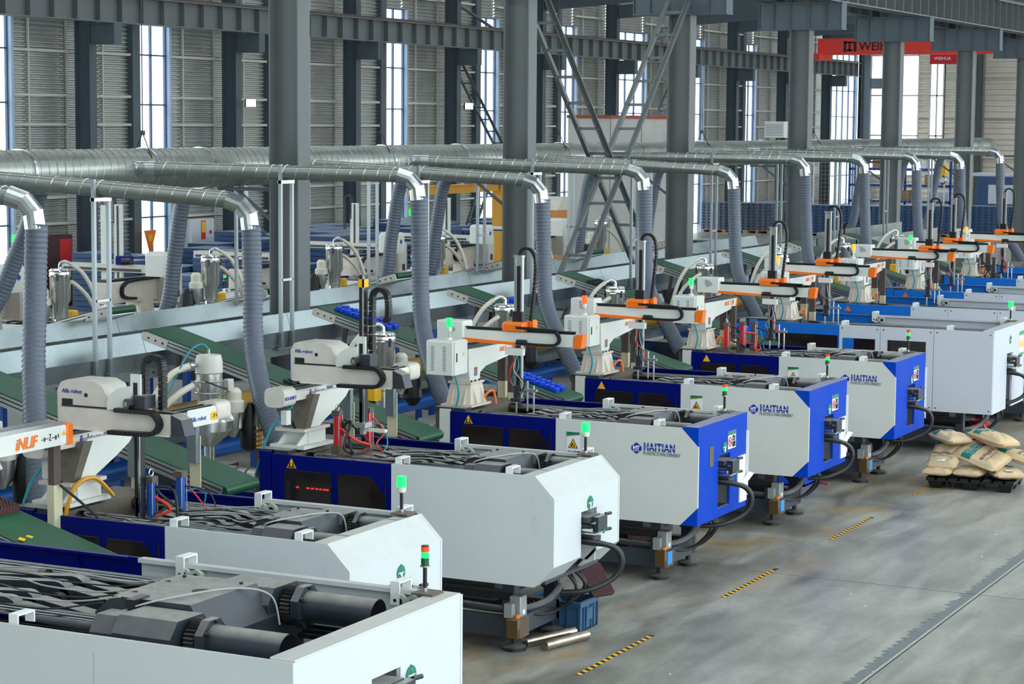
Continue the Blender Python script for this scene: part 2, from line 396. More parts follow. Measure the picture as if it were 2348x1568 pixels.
for k, xc in enumerate(WCOL[:-1]):
    xn = WCOL[k+1]; wide = (k == 6)
    w0 = xc+WIN_OFF+(-2.3 if wide else 0); w1 = xc+WIN_OFF+(1.6 if wide else 1.38)
    if k == 10: w0, w1, wide = xc+2.6, xn-0.25, True
    wall_panel(wl, xc-0.05, w0-0.35 if not wide else w0, 0, 11.5, YW, 'sheet_wall'); wall_panel(wl, w1, xn+0.05, 0, 11.5, YW, 'sheet_wall')
    wall_panel(wl, w0-0.35 if not wide else w0, w1, 8.8, 11.5, YW, 'sheet_wall')
    for gz in GZ:
        for a, b in ((xc, w0-0.3), (w1+0.05, xn)):
            if b-a > 0.4: MB().box(a, b, YW-0.16, YW-0.05, gz, gz+0.07).build('girt', 'girt_cream', wl)
    for a in (xc+1.5, w1+(xn-w1)*0.33, w1+(xn-w1)*0.97):
        if not (w0-0.3 < a < w1): MB().box(a, a+0.05, YW-0.12, YW-0.06, 0, 9.5).build('strut', 'girt_cream', wl)
    # dark jamb post and the window itself
    if not wide: MB().box(w0-0.35, w0, YW-0.22, YW, 0, 11.0).build('jamb_post', 'steel_dark', wl)
    wi += 1
    wr = bpy.data.objects.new('window_%d' % wi, None); C.objects.link(wr); wr['kind'] = 'structure'
    nz = [0.4, 2.2, 4.0, 5.4, 6.8, 8.0, 8.8]; ncol = 4 if wide else 2
    if wide and k == 10: nz = [0.6, 2.2, 4.0, 5.4, 6.8, 8.0, 8.8]
    elif wide: nz = [4.2, 5.4, 6.8, 8.0, 8.8]; wall_panel(wl, w0, w1, 0, 4.2, YW, 'sheet_wall')
    fb = MB()
    for a in [w0+(w1-w0)*i/ncol for i in range(ncol+1)]: fb.box(a-0.022, a+0.022, YW-0.1, YW-0.02, nz[0], nz[-1])
    for z in nz: fb.box(w0, w1, YW-0.1, YW-0.02, z-0.022, z+0.022)
    fb.build('window_frame', 'window_frame', wr)
    MB().box(w1+0.02, w1+0.12, YW-0.22, YW-0.02, 0, 8.8).build('reveal', 'reveal_pale', wr)
    for i in range(ncol):
        for z0, z1 in zip(nz, nz[1:]):
            a = w0+(w1-w0)*i/ncol; b = w0+(w1-w0)*(i+1)/ncol
            MB().box(a+0.03, b-0.03, YW-0.065, YW-0.055, z0+0.03, z1-0.03).build('pane', 'glass', wr)

# ---- H columns
def hcol(z1, b=0.46, d=0.28, t=0.02, tw=0.016):
    """web along y, flanges across x"""
    mb = MB(); mb.box(-d/2, d/2, -b/2, -b/2+t, 0, z1); mb.box(-d/2, d/2, b/2-t, b/2, 0, z1); mb.box(-tw/2, tw/2, -b/2+t, b/2-t, 0, z1)
    return mb
ORD = ['first', 'second', 'third', 'fourth', 'fifth', 'sixth', 'seventh', 'eighth', 'ninth', 'tenth', 'eleventh', 'twelfth']
wc_me = hcol(11.0, 0.5, 0.3).mesh('shaft', 'steel_dark')
cb_me = MB().box(-0.12, 0.12, -1.05, -0.27, 7.0, 7.5).box(-0.16, 0.16, -1.05, -0.27, 6.97, 7.0).box(-0.16, 0.16, -1.05, -0.27, 7.5, 7.53).box(-0.16, 0.16, -1.07, -1.05, 6.97, 7.53).mesh('corbel', 'steel_dark')
bp_me = MB().box(-0.3, 0.3, -0.4, 0.4, 0, 0.03).mesh('base_plate', 'steel_dark')
for k, xc in enumerate(WCOL):
    t = thing('wall_column', 'dark grey steel column against the long wall, %s from the left edge' % ORD[k], 'column', (xc, 36.3, 0), group='wall columns')
    for nm, me in (('shaft', wc_me), ('corbel', cb_me), ('base_plate', bp_me)):
        o = bpy.data.objects.new(nm, me); C.objects.link(o); o.parent = t
# ---- main columns of the bay, two-sided corbels
MCOL = [24.87+7.0*k for k in range(0, 8)]
YM = 15.75
mc_me = hcol(11.5, 0.46, 0.30).mesh('shaft', 'steel_paint')
br = MB().box(-0.14, 0.14, -0.95, 0.95, 7.08, 7.62).box(-0.17, 0.17, -0.97, 0.97, 7.05, 7.08).box(-0.17, 0.17, -0.97, 0.97, 7.62, 7.65)
for yy in (-0.96, -0.6, -0.22, 0.22, 0.6, 0.94): br.box(-0.17, 0.17, yy, yy+0.02, 7.06, 7.64)
br_me = br.mesh('corbel', 'steel_dark')
db_me = MB().bar((0, 0.23, 4.06), (0, 1.15, 4.06), 0.05, 0.05).bar((0, 0.23, 3.6), (0, 0.85, 4.04), 0.04, 0.04).mesh('duct_bracket', 'steel_dark')
for k, xc in enumerate(MCOL):
    t = thing('main_column', 'tall grey steel column rising between the two troughs, %s from the left' % ORD[k], 'column', (xc, YM, 0), group='columns in the middle of the hall')
    for nm, me in (('shaft', mc_me), ('corbel', br_me), ('base_plate', bp_me), ('duct_bracket', db_me)):
        o = bpy.data.objects.new(nm, me); C.objects.link(o); o.parent = t

# ---- crane runway girders with stiffener plates
def girder(name, label, Y, x0, x1, zb, h, wdt, sp, m, mz):
    t = thing(name, label, 'crane girder', (x0, Y, zb)); Ln = x1-x0
    MB().box(0, Ln, -0.008, 0.008, 0.03, h-0.03).build('web', m, t)
    MB().box(0, Ln, -wdt/2, wdt/2, 0, 0.03).build('bottom_flange', mz, t)
    MB().box(0, Ln, -wdt/2, wdt/2, h-0.03, h).build('top_flange', m, t)
    MB().box(0, Ln, -0.035, 0.035, h, h+0.09).build('rail', 'brown_post', t)
    sm = MB().box(-0.01, 0.01, -wdt/2+0.01, wdt/2-0.01, 0.03, h-0.03).mesh('stiffener', m)
    for i in range(int(Ln/sp)+1):
        o = bpy.data.objects.new('stiffener', sm); C.objects.link(o); o.parent = t; o.location = (min(i*sp+0.05, Ln-0.02), 0, 0)
    return t
girder('crane_girder', 'long stiffened crane girder running along the window wall', 35.45, 36, 112.5, 7.53, 0.72, 0.36, 0.95, 'steel_paint', 'steel_paint')
girder('crane_girder', 'crane girder at the upper right, on the near side of the middle columns', 15.05, 34.0, 86, 7.65, 0.8, 0.4, 0.72, 'steel_paint', 'steel_paint')
girder('crane_girder', 'crane girder behind the middle columns at the upper right', 16.45, 38.9, 86, 7.65, 0.8, 0.4, 0.9, 'steel_dark', 'steel_dark')
# ---- rafters and wall-top tie
for k, xc in enumerate(WCOL[3:11], 3):
    MBr = MB().bar((xc, 36.0, 9.5), (xc, 16.0, 10.9), 0.25, 0.55)
    tag(MBr.build('rafter', 'steel_dark'), 'dark roof rafter leaving the %s wall column' % ORD[k], 'rafter', 'roof rafters')
# ---- ladder-laced braces
def brace(label, a, b, gap, Yc, nr, m='steel_paint', wv=0.09, group='laced cross braces'):
    t = thing('laced_brace', label, 'brace', (0, Yc, 0), group=group)
    for s_ in (-1, 1):
        MB().bar((a[0], s_*gap/2, a[1]), (b[0], s_*gap/2, b[1]), 0.02, wv, (0, 1, 0)).bar((a[0], s_*gap/2-s_*0.04, a[1]), (b[0], s_*gap/2-s_*0.04, b[1]), wv*0.8, 0.02, (0, 1, 0)).build('chord', m, t)
    rm = MB().box(-0.025, 0.025, -gap/2, gap/2, -0.025, 0.025).mesh('rung', m)
    for i in range(nr):
        f = (i+0.5)/nr; o = bpy.data.objects.new('rung', rm); C.objects.link(o); o.parent = t
        o.location = (a[0]+(b[0]-a[0])*f, 0, a[1]+(b[1]-a[1])*f)
    return t
brace('laced steel brace falling to the right between second and third middle columns', (32.15, 7.3), (37.9, 1.6), 0.42, YM, 13)
brace('laced steel brace rising to the right between second and third middle columns', (33.1, 1.6), (38.6, 7.3), 0.42, YM-0.02, 13)
brace('laced wall brace falling to the right from the fifth wall column', (WCOL[4]+0.2, 7.0), (WCOL[4]+3.6, 4.0), 0.4, 36.2, 7)
brace('laced wall brace rising to the right, low on the window wall', (WCOL[4]+0.4, 0.0), (WCOL[4]+3.4, 3.9), 0.4, 36.25, 7)
brace('laced wall brace rising to the right beside the eighth wall column', (WCOL[7]-3.2, 4.2), (WCOL[7]-0.2, 7.0), 0.4, 36.2, 8)
brace('laced wall brace falling to the right, low by the eighth wall column', (WCOL[7]-3.2, 3.6), (WCOL[7]-0.5, 0.0), 0.4, 36.25, 7)
for lb, a, b in (('thin round roof brace crossing the upper window right of fourth wall column', (WCOL[4]+0.2, 36.2, 9.1), (WCOL[4]+3.6, 36.2, 8.2)),
                 ('thin round roof brace above the girder near the third middle column', (WCOL[7]-4.0, 36.2, 8.3), (WCOL[7]-0.3, 36.2, 9.0))):
    tag(MB().cyl(a, b, 0.06, 8).build('round_brace', 'steel_dark'), lb, 'brace')

# ---- end wall with tall bright window strips
XE = 117.5
we = sroot('wall_end', 'far end wall of ribbed cream sheet with tall window strips')
def end_panel(y0, y1, z0=0, z1=13):
    o = corrugated(0, y1-y0, z0, z1, 0.3, 0.08).build('panel', 'sheet_cream', we); o.location = (XE, y1, 0); o.rotation_euler = (0, 0, R(-90)); return o
segs = [(36.9, 35.6, 'p'), (35.6, 30.6, 'w'), (30.6, 29.8, 'p'), (29.8, 28.2, 'w'), (28.2, 27.0, 'p'), (27.0, 25.3, 'w'), (25.3, -12.0, 'p')]
segs = [(36.95, 36.7, 'p'), (36.7, 33.5, 'w'), (33.5, 32.85, 'p'), (32.85, 32.1, 'w'), (32.1, 14, 'p'), (14, 10, 'w'), (10, -30, 'p')]
for ya, yb, kd in segs:
    if kd == 'p': end_panel(yb, ya)
    else:
        wi += 1; wr = bpy.data.objects.new('window_%d' % wi, None); C.objects.link(wr); wr['kind'] = 'structure'
        end_panel(yb, ya, 0, 2.2); end_panel(yb, ya, 11.0, 13)
        ncol = max(2, int(round((ya-yb)/1.7))); nz = [2.2, 4.4, 6.6, 8.8, 11.0]; fb = MB()
        for i in range(ncol+1): yy = yb+(ya-yb)*i/ncol; fb.box(XE-0.1, XE-0.03, yy-0.04, yy+0.04, 2.2, 11)
        for z in nz: fb.box(XE-0.1, XE-0.03, yb, ya, z-0.04, z+0.04)
        fb.build('window_frame', 'girt_cream', wr)
        for i in range(ncol):
            for z0, z1 in zip(nz, nz[1:]):
                MB().box(XE-0.07, XE-0.06, yb+(ya-yb)*i/ncol+0.04, yb+(ya-yb)*(i+1)/ncol-0.04, z0+0.04, z1-0.04).build('pane', 'glass', wr)
for yy in (36.6, 30.0, 24.0, 18.0):
    o = hcol(12.5, 0.4, 0.4).build('end_column', 'steel_paint'); o.location = (XE-0.35, yy, 0)
    tag(o, 'slim grey column on the bright end wall, %s from its left corner' % ORD[(36.6, 30.0, 24.0, 18.0).index(yy)], 'column', 'end wall columns')
for zz in (3.2, 5.4, 7.6, 9.8):
    for y0, y1 in ((33.5, 32.85), (32.1, 14.0), (10, -30)):
        MB().box(XE-0.25, XE-0.1, y1, y0, zz, zz+0.1).build('girt', 'girt_cream', we)

# ---- roof out of view: slots and open aisle side shaped to steer the light
rf = sroot('ceiling', 'unseen metal roof, slots added to let sky light in')
xs = -8.0
while xs < 124:
    MB().box(xs, xs+5.4, -5.0, 38, 12.6, 12.7).build('roof_sheet', 'roof_dark', rf); xs += 7.0
wb = sroot('wall_light_block', 'unseen ribbed wall added behind the viewer to block light')  # added out of view to darken the machine sides that face it
o = corrugated(0, 41, 0, 12.7, 0.3, 0.06).build('panel', 'sheet_wall', wb); o.location = (-9, -3, 0); o.rotation_euler = (0, 0, R(90))
MB().box(-8, 124, 36.9, 37.1, 11.4, 12.7).build('eaves_sheet', 'sheet_wall', rf)

# ---- suspended exhaust duct and its branches
YD, ZD, RD = 16.62, 4.36, 0.262
duct = thing('exhaust_duct', 'fat galvanised spiral duct hanging along the middle of the hall', 'duct', (0, 0, 0))
MB().cyl((12, YD, ZD), (66, YD, ZD), RD, 40).build('pipe', 'galv_duct', duct)
def helix(a, b, r, pitch, rad=0.006, seg=20):
    a = Vector(a); b = Vector(b); d = b-a; L_ = d.length; d.normalize(); u = Vector((0, 0, 1)); s_ = d.cross(u).normalized(); u = s_.cross(d)
    N_ = int(L_/pitch*seg); return [a+d*(L_*i/N_)+(s_*math.cos(2*math.pi*i/seg)+u*math.sin(2*math.pi*i/seg))*r for i in range(N_+1)]
MB().tube(helix((12, YD, ZD), (66, YD, ZD), RD+0.001, 0.15), 0.007, 4).build('spiral_seam', 'galv_duct', duct)
for i, x in enumerate((20.3, 22.75, 24.0, 28.85, 31.3, 35.2, 38.6, 42.2, 45.8, 49.4, 53.0, 56.6)):
    MB().cyl((x-0.02, YD, ZD), (x+0.02, YD, ZD), RD+0.018, 40).build('joint_ring', 'galv_bright', duct)
XB = [12.4, 16.08, 19.70, 23.45, 26.98, 30.59, 34.44, 38.16, 41.76, 45.48, 49.1, 52.79]
ZB = [4.2, 4.27, 4.12, 4.33, 4.19, 4.28, 4.2, 4.35, 4.33, 4.33, 4.3, 4.38]
for i in range(1, 12):
    xe, ze = XB[i], ZB[i]
    nm = ORD[i-1]
    t = thing('branch_pipe', 'thin spiral branch pipe off the fat duct, %s from the left' % nm, 'pipe', (xe, 13.0, 0), group='branch pipes over the machines')
    a = Vector((-1.15, YD-RD-13.0, ZD+0.02)); b = Vector((0, 0, ze)); b = b-(b-a).normalized()*0.22
    MB().cyl(a, b, 0.092, 24).build('pipe', 'galv_duct', t)
    MB().tube(helix(a, b, 0.0925, 0.17), 0.005, 4).build('spiral_seam', 'galv_bright', t)
    MB().cyl(a+Vector((0, 0.06, 0)), a+(b-a)*0.07, 0.1, 24).build('collar', 'galv_bright', t)
    d = (b-a).normalized(); e1 = b+d*0.13+Vector((0, 0, -0.045)); e2 = b+d*0.22+Vector((0, 0, -0.15)); e3 = b+d*0.24+Vector((0, 0, -0.3))
    MB().tube([b-d*0.02, e1, e2, e3], 0.1, 16).build('elbow', 'galv_bright', t, ang=15)
# flexible hoses (one per machine) hang from the elbows
HOSE_CX = [None]+[14.85+3.67*k for k in range(0, 11)]
for i in range(1, 12):
    xe, ze = XB[i], ZB[i]; cx = HOSE_CX[i]
    top = (xe+0.02, 12.98, ze-0.26)
    if i <= 1: pts = [top, (xe-0.05, 12.95, 3.4), (xe-0.4, 12.7, 2.5), (cx+0.15, 12.1, 1.35)]
    else: pts = [top, (xe-0.02, 12.94, 3.3), (xe-0.2, 12.8, 2.5), (cx+0.45, 12.3, 1.95), (cx+0.25, 12.0, 1.6)]
    p_, r_ = ribbed(pts, 0.104, 0.05, 0.08)
    tag(MB().tube(p_, r_, 16).build('ribbed_hose', 'hose_grey', ang=60), 'grey ribbed exhaust hose hanging from the %s branch pipe' % ORD[i-1], 'hose', 'ribbed exhaust hoses')
# far side hoses
FX = [20.4+3.67*k for k in range(0, 7)]
for k, fx in enumerate((20.6, 24.69, 30.75, 32.25, 38.2, 41.6, 55.8, 59.6, 63.3)):
    if k == 0: pts = [(fx+0.35, YD+0.2, ZD-0.2), (fx+0.4, 17.2, 3.4), (fx+0.15, 17.6, 2.5), (fx-0.5, 18.2, 2.1)]
    else: pts = [(fx, YD+0.2, ZD-0.02), (fx, 17.3, 4.05), (fx, 17.5, 3.2), (fx-0.06, 17.6, 2.4), (fx-0.2, 17.9, 1.8)]
    p_, r_ = ribbed(pts, 0.105, 0.05, 0.08)
    tag(MB().tube(p_, r_, 14).build('ribbed_hose', 'hose_grey', ang=60), 'grey ribbed hose beyond the troughs, %s from the left' % ORD[k], 'hose', 'ribbed hoses of the far machines')

# duct hanger cables
for k, x in enumerate((22.75, 28.85, 35.2, 42.2, 49.4)):
    t = thing('hanger_cable', 'thin hanger cable with yoke holding the fat duct, %s from the left' % ORD[k], 'cable', (x, YD, ZD+RD), group='duct hanger cables')
    MB().cyl((0, 0, 0.2), (0, 0, 6.0), 0.008, 6).build('wire', 'black', t)
    MB().tube([(-0.1, -0.22, -0.12), (0, 0, 0.2), (0.1, 0.22, -0.12)], 0.008, 6).build('yoke', 'black', t)
    MB().box(-0.03, 0.03, -0.02, 0.02, 0.17, 0.23).build('clamp', 'black', t)

# ---- the two galvanised troughs
def trough(label, Y0, x0, x1, joints):
    t = thing('trough', label, 'trough', (0, Y0, 0))
    zb = 2.17
    MB().box(x0, x1, 0.0, 0.05, zb-0.11, zb).build('near_beam', 'galv', t)
    MB().box(x0, x1, 0.62, 0.67, zb-0.11, zb).build('far_beam', 'galv', t)
    xs_ = [x0]+joints+[x1]
    for a, b in zip(xs_, xs_[1:]):
        MB().prism([(0.0, zb), (0.02, zb), (0.0, zb+0.19), (-0.02, zb+0.19)], 'x', a+0.004, b-0.004).build('near_wall', 'galv', t)
        MB().prism([(0.62, zb), (0.64, zb), (0.74, zb+0.30), (0.72, zb+0.30)], 'x', a+0.004, b-0.004).build('far_wall', 'galv', t)
        MB().box(a, b, 0.02, 0.62, zb, zb+0.015).build('bed', 'galv', t)
    bm_ = MB().box(-0.012, 0.012, -0.006, 0.0, -0.012, 0.012).mesh('bolt', 'mech_black')
    x = x0+0.4
    while x < min(x1, 44):
        for dx in (0, 0.16):
            o = bpy.data.objects.new('bolt', bm_); C.objects.link(o); o.parent = t; o.location = (x+dx, 0, zb-0.05)
        x += 1.75
    lg = MB().box(-0.04, 0.04, 0.0, 0.08, 0, zb-0.11).box(-0.04, 0.04, 0.6, 0.68, 0, zb-0.11).box(-0.03, 0.03, 0.02, 0.65, 0.9, 0.96).mesh('leg', 'blue_steel')
    x = x0+1.2
    while x < x1:
        o = bpy.data.objects.new('leg', lg); C.objects.link(o); o.parent = t; o.location = (x, 0, 0); x += 3.67
    return t
trough('long galvanised trough on the near side of the middle columns', 14.6, 11.0, 44.5, [14.3, 17.5, 20.9, 24.1, 27.4, 30.9, 34.2, 37.6, 41.0])
trough('long galvanised trough beyond the middle columns', 16.25, 11.0, 46.5, [16.0, 19.2, 22.6, 25.9, 29.1, 32.4, 35.8, 39.0, 42.5])

# pipe support posts: pairs of strut channel standing on the near trough
for i in range(2, 12):
    xe, ze = XB[i], ZB[i]; f = (14.58-13.0)/(YD-RD-13.0); xb = xe-1.15*f; zb_ = ze+(ZD+0.02-ze)*f
    t = thing('pipe_post', 'pair of slim galvanised strut posts under the %s branch pipe' % ORD[i-1], 'support post', (xb, 14.56, 0), group='branch pipe support posts')
    for s_ in (-1, 1):
        px = s_*0.13
        MB().box(px-0.02, px+0.02, -0.02, 0.02, 2.2, zb_+(0.1 if s_ < 0 else -0.1)).build('strut', 'post_galv', t)
        MB().box(px-0.03, px+0.03, -0.026, 0.0, 2.17, 2.36).build('foot', 'galv', t)
    MB().box(-0.15, 0.15, -0.03, 0.03, zb_-0.14, zb_-0.1).build('saddle', 'galv_bright', t)
    MB().box(-0.13, 0.13, -0.02, 0.02, 3.0, 3.03).build('cross_tie', 'galv_bright', t)
    MB().box(-0.22, 0.22, -0.03, 0.0, 2.14, 2.17).build('base_strip', 'galv', t)
for k in range(5):
    x = 25.5+3.67*k
    t = thing('pipe_post', 'pair of slim galvanised strut posts on the far trough, %s from the left' % ORD[k], 'support post', (x, 16.95, 0), group='far trough support posts')
    for s_ in (-1, 1): MB().box(s_*0.13-0.02, s_*0.13+0.02, -0.02, 0.02, 2.4, 4.2).build('strut', 'post_galv', t)
    MB().box(-0.13, 0.13, -0.02, 0.02, 3.05, 3.08).build('cross_tie', 'galv_bright', t)
# long pipes under the near trough
tag(MB().cyl((11, 14.35, 1.62), (44, 14.35, 1.62), 0.14, 20).build('yellow_pipe', 'pipe_yellow'), 'dull yellow pipe running below the near trough', 'pipe')
tag(MB().cyl((11, 13.95, 1.25), (44, 13.95, 1.25), 0.1, 20).build('blue_pipe', 'pipe_blue'), 'blue water pipe running low behind the machines', 'pipe')
t = thing('cable_tray', 'grey metal cable tray running behind the machines', 'cable tray', (0, 13.9, 0))
MB().box(11, 44, -0.2, 0.2, 1.48, 1.5).build('tray_bed', 'galv', t)
for s_ in (-1, 1): MB().box(11, 44, s_*0.2-0.008, s_*0.2+0.008, 1.48, 1.58).build('side_rail', 'galv', t)
for yy in (-0.12, -0.04, 0.06, 0.13): MB().cyl((11, yy, 1.525), (44, yy, 1.525), 0.02, 8).build('cable', 'black_rubber', t)

# ---- floor marking tapes
sm = None
for k, (a, b) in enumerate(((17.51, 19.25), (21.18, 22.88), (24.84, 26.49), (28.41, 30.1))):
    t = thing('floor_tape', 'yellow and black hazard tape on the floor, %s from the camera' % ORD[k], 'floor tape', (a, 8.02, 0), group='hazard tapes')
    L_ = b-a; MB().box(0, L_, -0.028, 0.028, 0, 0.002).build('backing', 'black', t)
    if sm is None: sm = MB().prism([(0, -0.028), (0.055, -0.028), (0.085, 0.028), (0.03, 0.028)], 'z', 0.002, 0.003).mesh('stripe', 'yellow')
    x = 0.0
    while x < L_-0.09:
        o = bpy.data.objects.new('stripe', sm); C.objects.link(o); o.parent = t; o.location = (x, 0, 0); x += 0.115
# transfer section where the near trough ends
t = thing('transfer_conveyor', 'galvanised transfer box with a black belt at the far end of the near trough', 'conveyor', (45.6, 14.3, 0))
MB().box(0, 6.5, 0, 0.02, 1.95, 2.5).build('near_wall', 'galv', t); MB().box(0, 6.5, 0.9, 0.92, 1.95, 2.62).build('far_wall', 'galv', t)
MB().box(0, 0.02, 0, 0.92, 1.95, 2.5).build('end_wall', 'galv', t); MB().box(0.02, 6.5, 0.02, 0.9, 2.15, 2.18).build('belt', 'belt_dark', t)
MB().tube(smooth_path([(0.1, 0.45, 2.2), (0.12, 0.4, 2.75), (0.35, 0.4, 2.8), (0.45, 0.45, 2.3)], 6), 0.02, 8).build('cable_arch', 'black_rubber', t)
for x_ in (0.3, 3.2, 6.2):
    for y_ in (0.05, 0.85): MB().box(x_-0.04, x_+0.04, y_-0.04, y_+0.04, 0, 1.95).build('leg', 'blue_steel', t)
# ================================================================== MOULDING MACHINES
def rrect(y0, y1, z0, z1, r, n=4):
    pts = []
    for cy, cz, a0 in ((y1-r, z1-r, 0), (y0+r, z1-r, 90), (y0+r, z0+r, 180), (y1-r, z0+r, 270)):
        for i in range(n+1): a = R(a0+90*i/n); pts.append((cy+r*math.cos(a), cz+r*math.sin(a)))
    return pts
def capsule_link(mb, a, b, ra, rb, x0, x1, n=10):
    """flat toggle link in the YZ plane between two pin centres"""
    a = Vector(a); b = Vector(b); d = (b-a); ang = math.atan2(d.y, d.x); poly = []
    for i in range(n+1): t = ang+math.pi/2+math.pi*i/n; poly.append((a.x+ra*math.cos(t), a.y+ra*math.sin(t)))
    for i in range(n+1): t = ang-math.pi/2+math.pi*i/n; poly.append((b.x+rb*math.cos(t), b.y+rb*math.sin(t)))
    return mb.prism(poly, 'x', x0, x1)
def warn_triangle(parent, x, y, z, s=0.07, m='yellow', face='-x'):
    if face == '-x':
        o = MB().prism([(y-s, z-s*0.75), (y+s, z-s*0.75), (y, z+s)], 'x', x-0.003, x).build('warning_triangle', m, parent)
        MB().box(x-0.005, x-0.003, y-0.026, y-0.014, z-0.035, z+0.015).box(x-0.005, x-0.003, y+0.014, y+0.026, z-0.035, z+0.015).box(x-0.005, x-0.003, y-0.04, y+0.04, z-0.035, z-0.025).build('pictogram', 'text_black', o)
    return o
def badge(parent, x, y, z, num, w=0.064, h=0.064):
    pts = [(x+w*math.cos(2*math.pi*i/24), z+h*math.sin(2*math.pi*i/24)) for i in range(24)]
    o = MB().prism(pts, 'y', y-0.006, y).prism([(x-0.008, z+h-0.004), (x+0.008, z+h-0.004), (x, z+h+0.008)], 'y', y-0.006, y).build('number_badge', 'badge_green', parent)
    MB().prism([(x-0.016, z+h*0.72), (x+0.016, z+h*0.72), (x, z+h*0.25)], 'y', y-0.008, y-0.006).build('arrow', 'green_mid', o)
    MB().box(x-0.045, x+0.045, y-0.008, y-0.006, z-0.002, z+0.005).build('line', 'text_white', o)
    text('number', num, 0.075, 'text_white', o, (x, y-0.009, z-0.056), '-y', bold=0.003, align='CENTER')
    return o
def signal_tower(parent, x, y, z, kind):
    r = bpy.data.objects.new('signal_tower', None); C.objects.link(r); r.parent = parent; r.location = (x, y, z)
    MB().box(-0.08, 0.08, -0.1, 0.06, 0, 0.014).build('mount_plate', 'platen', r)
    MB().cyl((0, 0, 0.014), (0, 0, 0.04), 0.02, 12).build('foot', 'alu', r)
    MB().cyl((0, 0, 0.04), (0, 0, 0.18), 0.014, 12).build('pole', 'mech_black', r)
    MB().cyl((0, 0, 0.18), (0, 0, 0.188), 0.034, 16).build('flange', 'alu', r)
    if kind == 'stack':
        for z0, z1, m in ((0.188, 0.24, 'lens_green_off'), (0.24, 0.28, 'lens_green'), (0.28, 0.315, 'lens_red_off')):
            MB().cyl((0, 0, z0), (0, 0, z1), 0.027, 16).build('lens', m, r)
        MB().cyl((0, 0, 0.315), (0, 0, 0.323), 0.025, 16).build('cap', 'mech_black', r)
    else:
        MB().cyl((0, 0, 0.188), (0, 0, 0.225), 0.038, 16).build('socket', 'hose_cream', r)
        MB().cyl((0, 0, 0.225), (0, 0, 0.315), 0.041, 16, 0.039).build('lens', 'lens_green', r)
    return r
def hanger(parent, xs, y, z, inward):
    """white U hook bridging the panel edge, with rollers"""
    t = 0.012; sx = -1 if xs > 0 else 1
    x0, x1 = (xs-0.1, xs+0.07) if xs > 0 else (xs+0.02, xs+0.19)
    mb = MB().box(x0, x0+t, y-0.035, y+0.035, z-0.1, z+0.045).box(x0, x1, y-0.035, y+0.035, z+0.045, z+0.045+t).box(x1-t, x1, y-0.035, y+0.035, z-0.02, z+0.045)
    o = mb.build('door_hanger', 'bracket_white', parent)
    MB().cyl((x0-0.003, y, z-0.07), (x0, y, z-0.07), 0.012, 10).build('bolt_hole', 'black', o)
    if inward:
        for dy in (-0.03, -0.13):
            MB().tube([(xs-0.085, y+dy, z-0.075), (xs-0.03, y+dy, z-0.075)], 0.042, 18).tube([(xs-0.095, y+dy, z-0.075), (xs-0.07, y+dy, z-0.075)], 0.05, 18).build('roller', 'roller', o)
            MB().cyl((xs-0.099, y+dy, z-0.075), (xs-0.095, y+dy, z-0.075), 0.024, 14).build('axle', 'black', o)
    return o
def logo(parent, x, y, z):
    """diamond mark and lettering on a side panel facing -x; (y, z) is the diamond centre"""
    a = 0.064
    d = MB().prism([(y, z+a), (y-a*0.94, z+0.018), (y-a*0.94, z-0.018), (y, z-a), (y+a*0.94, z-0.018), (y+a*0.94, z+0.018)], 'x', x-0.003, x).build('logo_diamond', 'logo_blue', parent)
    text('logo_letters', 'HT', 0.055, 'text_white', d, (x-0.004, y+0.04, z-0.013), '-x', bold=0.003, width=0.078)
    pts = [(y+0.036-0.0145*i, z-0.032+(0.008 if i % 2 else 0)) for i in range(6)]
    MB().tube([(x-0.004, p[0], p[1]) for p in pts], 0.0035, 6).build('wave', 'text_white', d)
    t = text('brand_text', 'HAITIAN', 0.118, 'logo_blue', parent, (x-0.002, y-0.085, z-0.017), '-x', spacing=1.15, bold=0.004, width=0.362)
    MB().box(x-0.006, x-0.001, y-0.45, y-0.10, z+0.018, z+0.025).build('letter_slit', 'panel_warm', parent)   # pale slit cut through the letters
    text('tagline', 'PLASTICS MACHINERY', 0.055, 'logo_grey', parent, (x-0.002, y-0.08, z-0.066), '-x', width=0.433)
def warning_sign(parent, x, y, z, w=0.16, h=0.3):
    o = MB().box(x-0.003, x, y-w/2, y+w/2, z-h, z).build('warning_sign', 'paper', parent)
    MB().prism([(y-w/2, z), (y+w/2, z), (y+w/2, z-0.045), (y-w/2, z-0.025)], 'x', x-0.005, x-0.003).build('header', 'badge_green', o)
    MB().prism([(y-w/2, z-0.025), (y+w/2, z-0.045), (y+w/2, z-0.058), (y-w/2, z-0.03)], 'x', x-0.005, x-0.003).build('header_stripe', 'yellow', o)
    MB().prism([(y-0.06, z-0.18), (y+0.06, z-0.18), (y, z-0.07)], 'x', x-0.005, x-0.003).build('triangle_edge', 'text_black', o)
    MB().prism([(y-0.046, z-0.172), (y+0.046, z-0.172), (y, z-0.086)], 'x', x-0.007, x-0.005).build('triangle', 'yellow', o)
    b = MB()
    for dy, dz, r in ((0.005, -0.13, 0.012), (0.016, -0.152, 0.012), (-0.012, -0.152, 0.01)): b.tube([(x-0.0085, y+dy, z+dz), (x-0.007, y+dy, z+dz)], r, 10)
    b.prism([(y-0.03, z-0.168), (y+0.002, z-0.15), (y-0.012, z-0.165)], 'x', x-0.0085, x-0.007).build('pictogram', 'text_black', o)
    text('sign_text', '当心机械伤人', 0.036, 'text_black', o, (x-0.005, y+0.068, z-0.235), '-x')
    return o

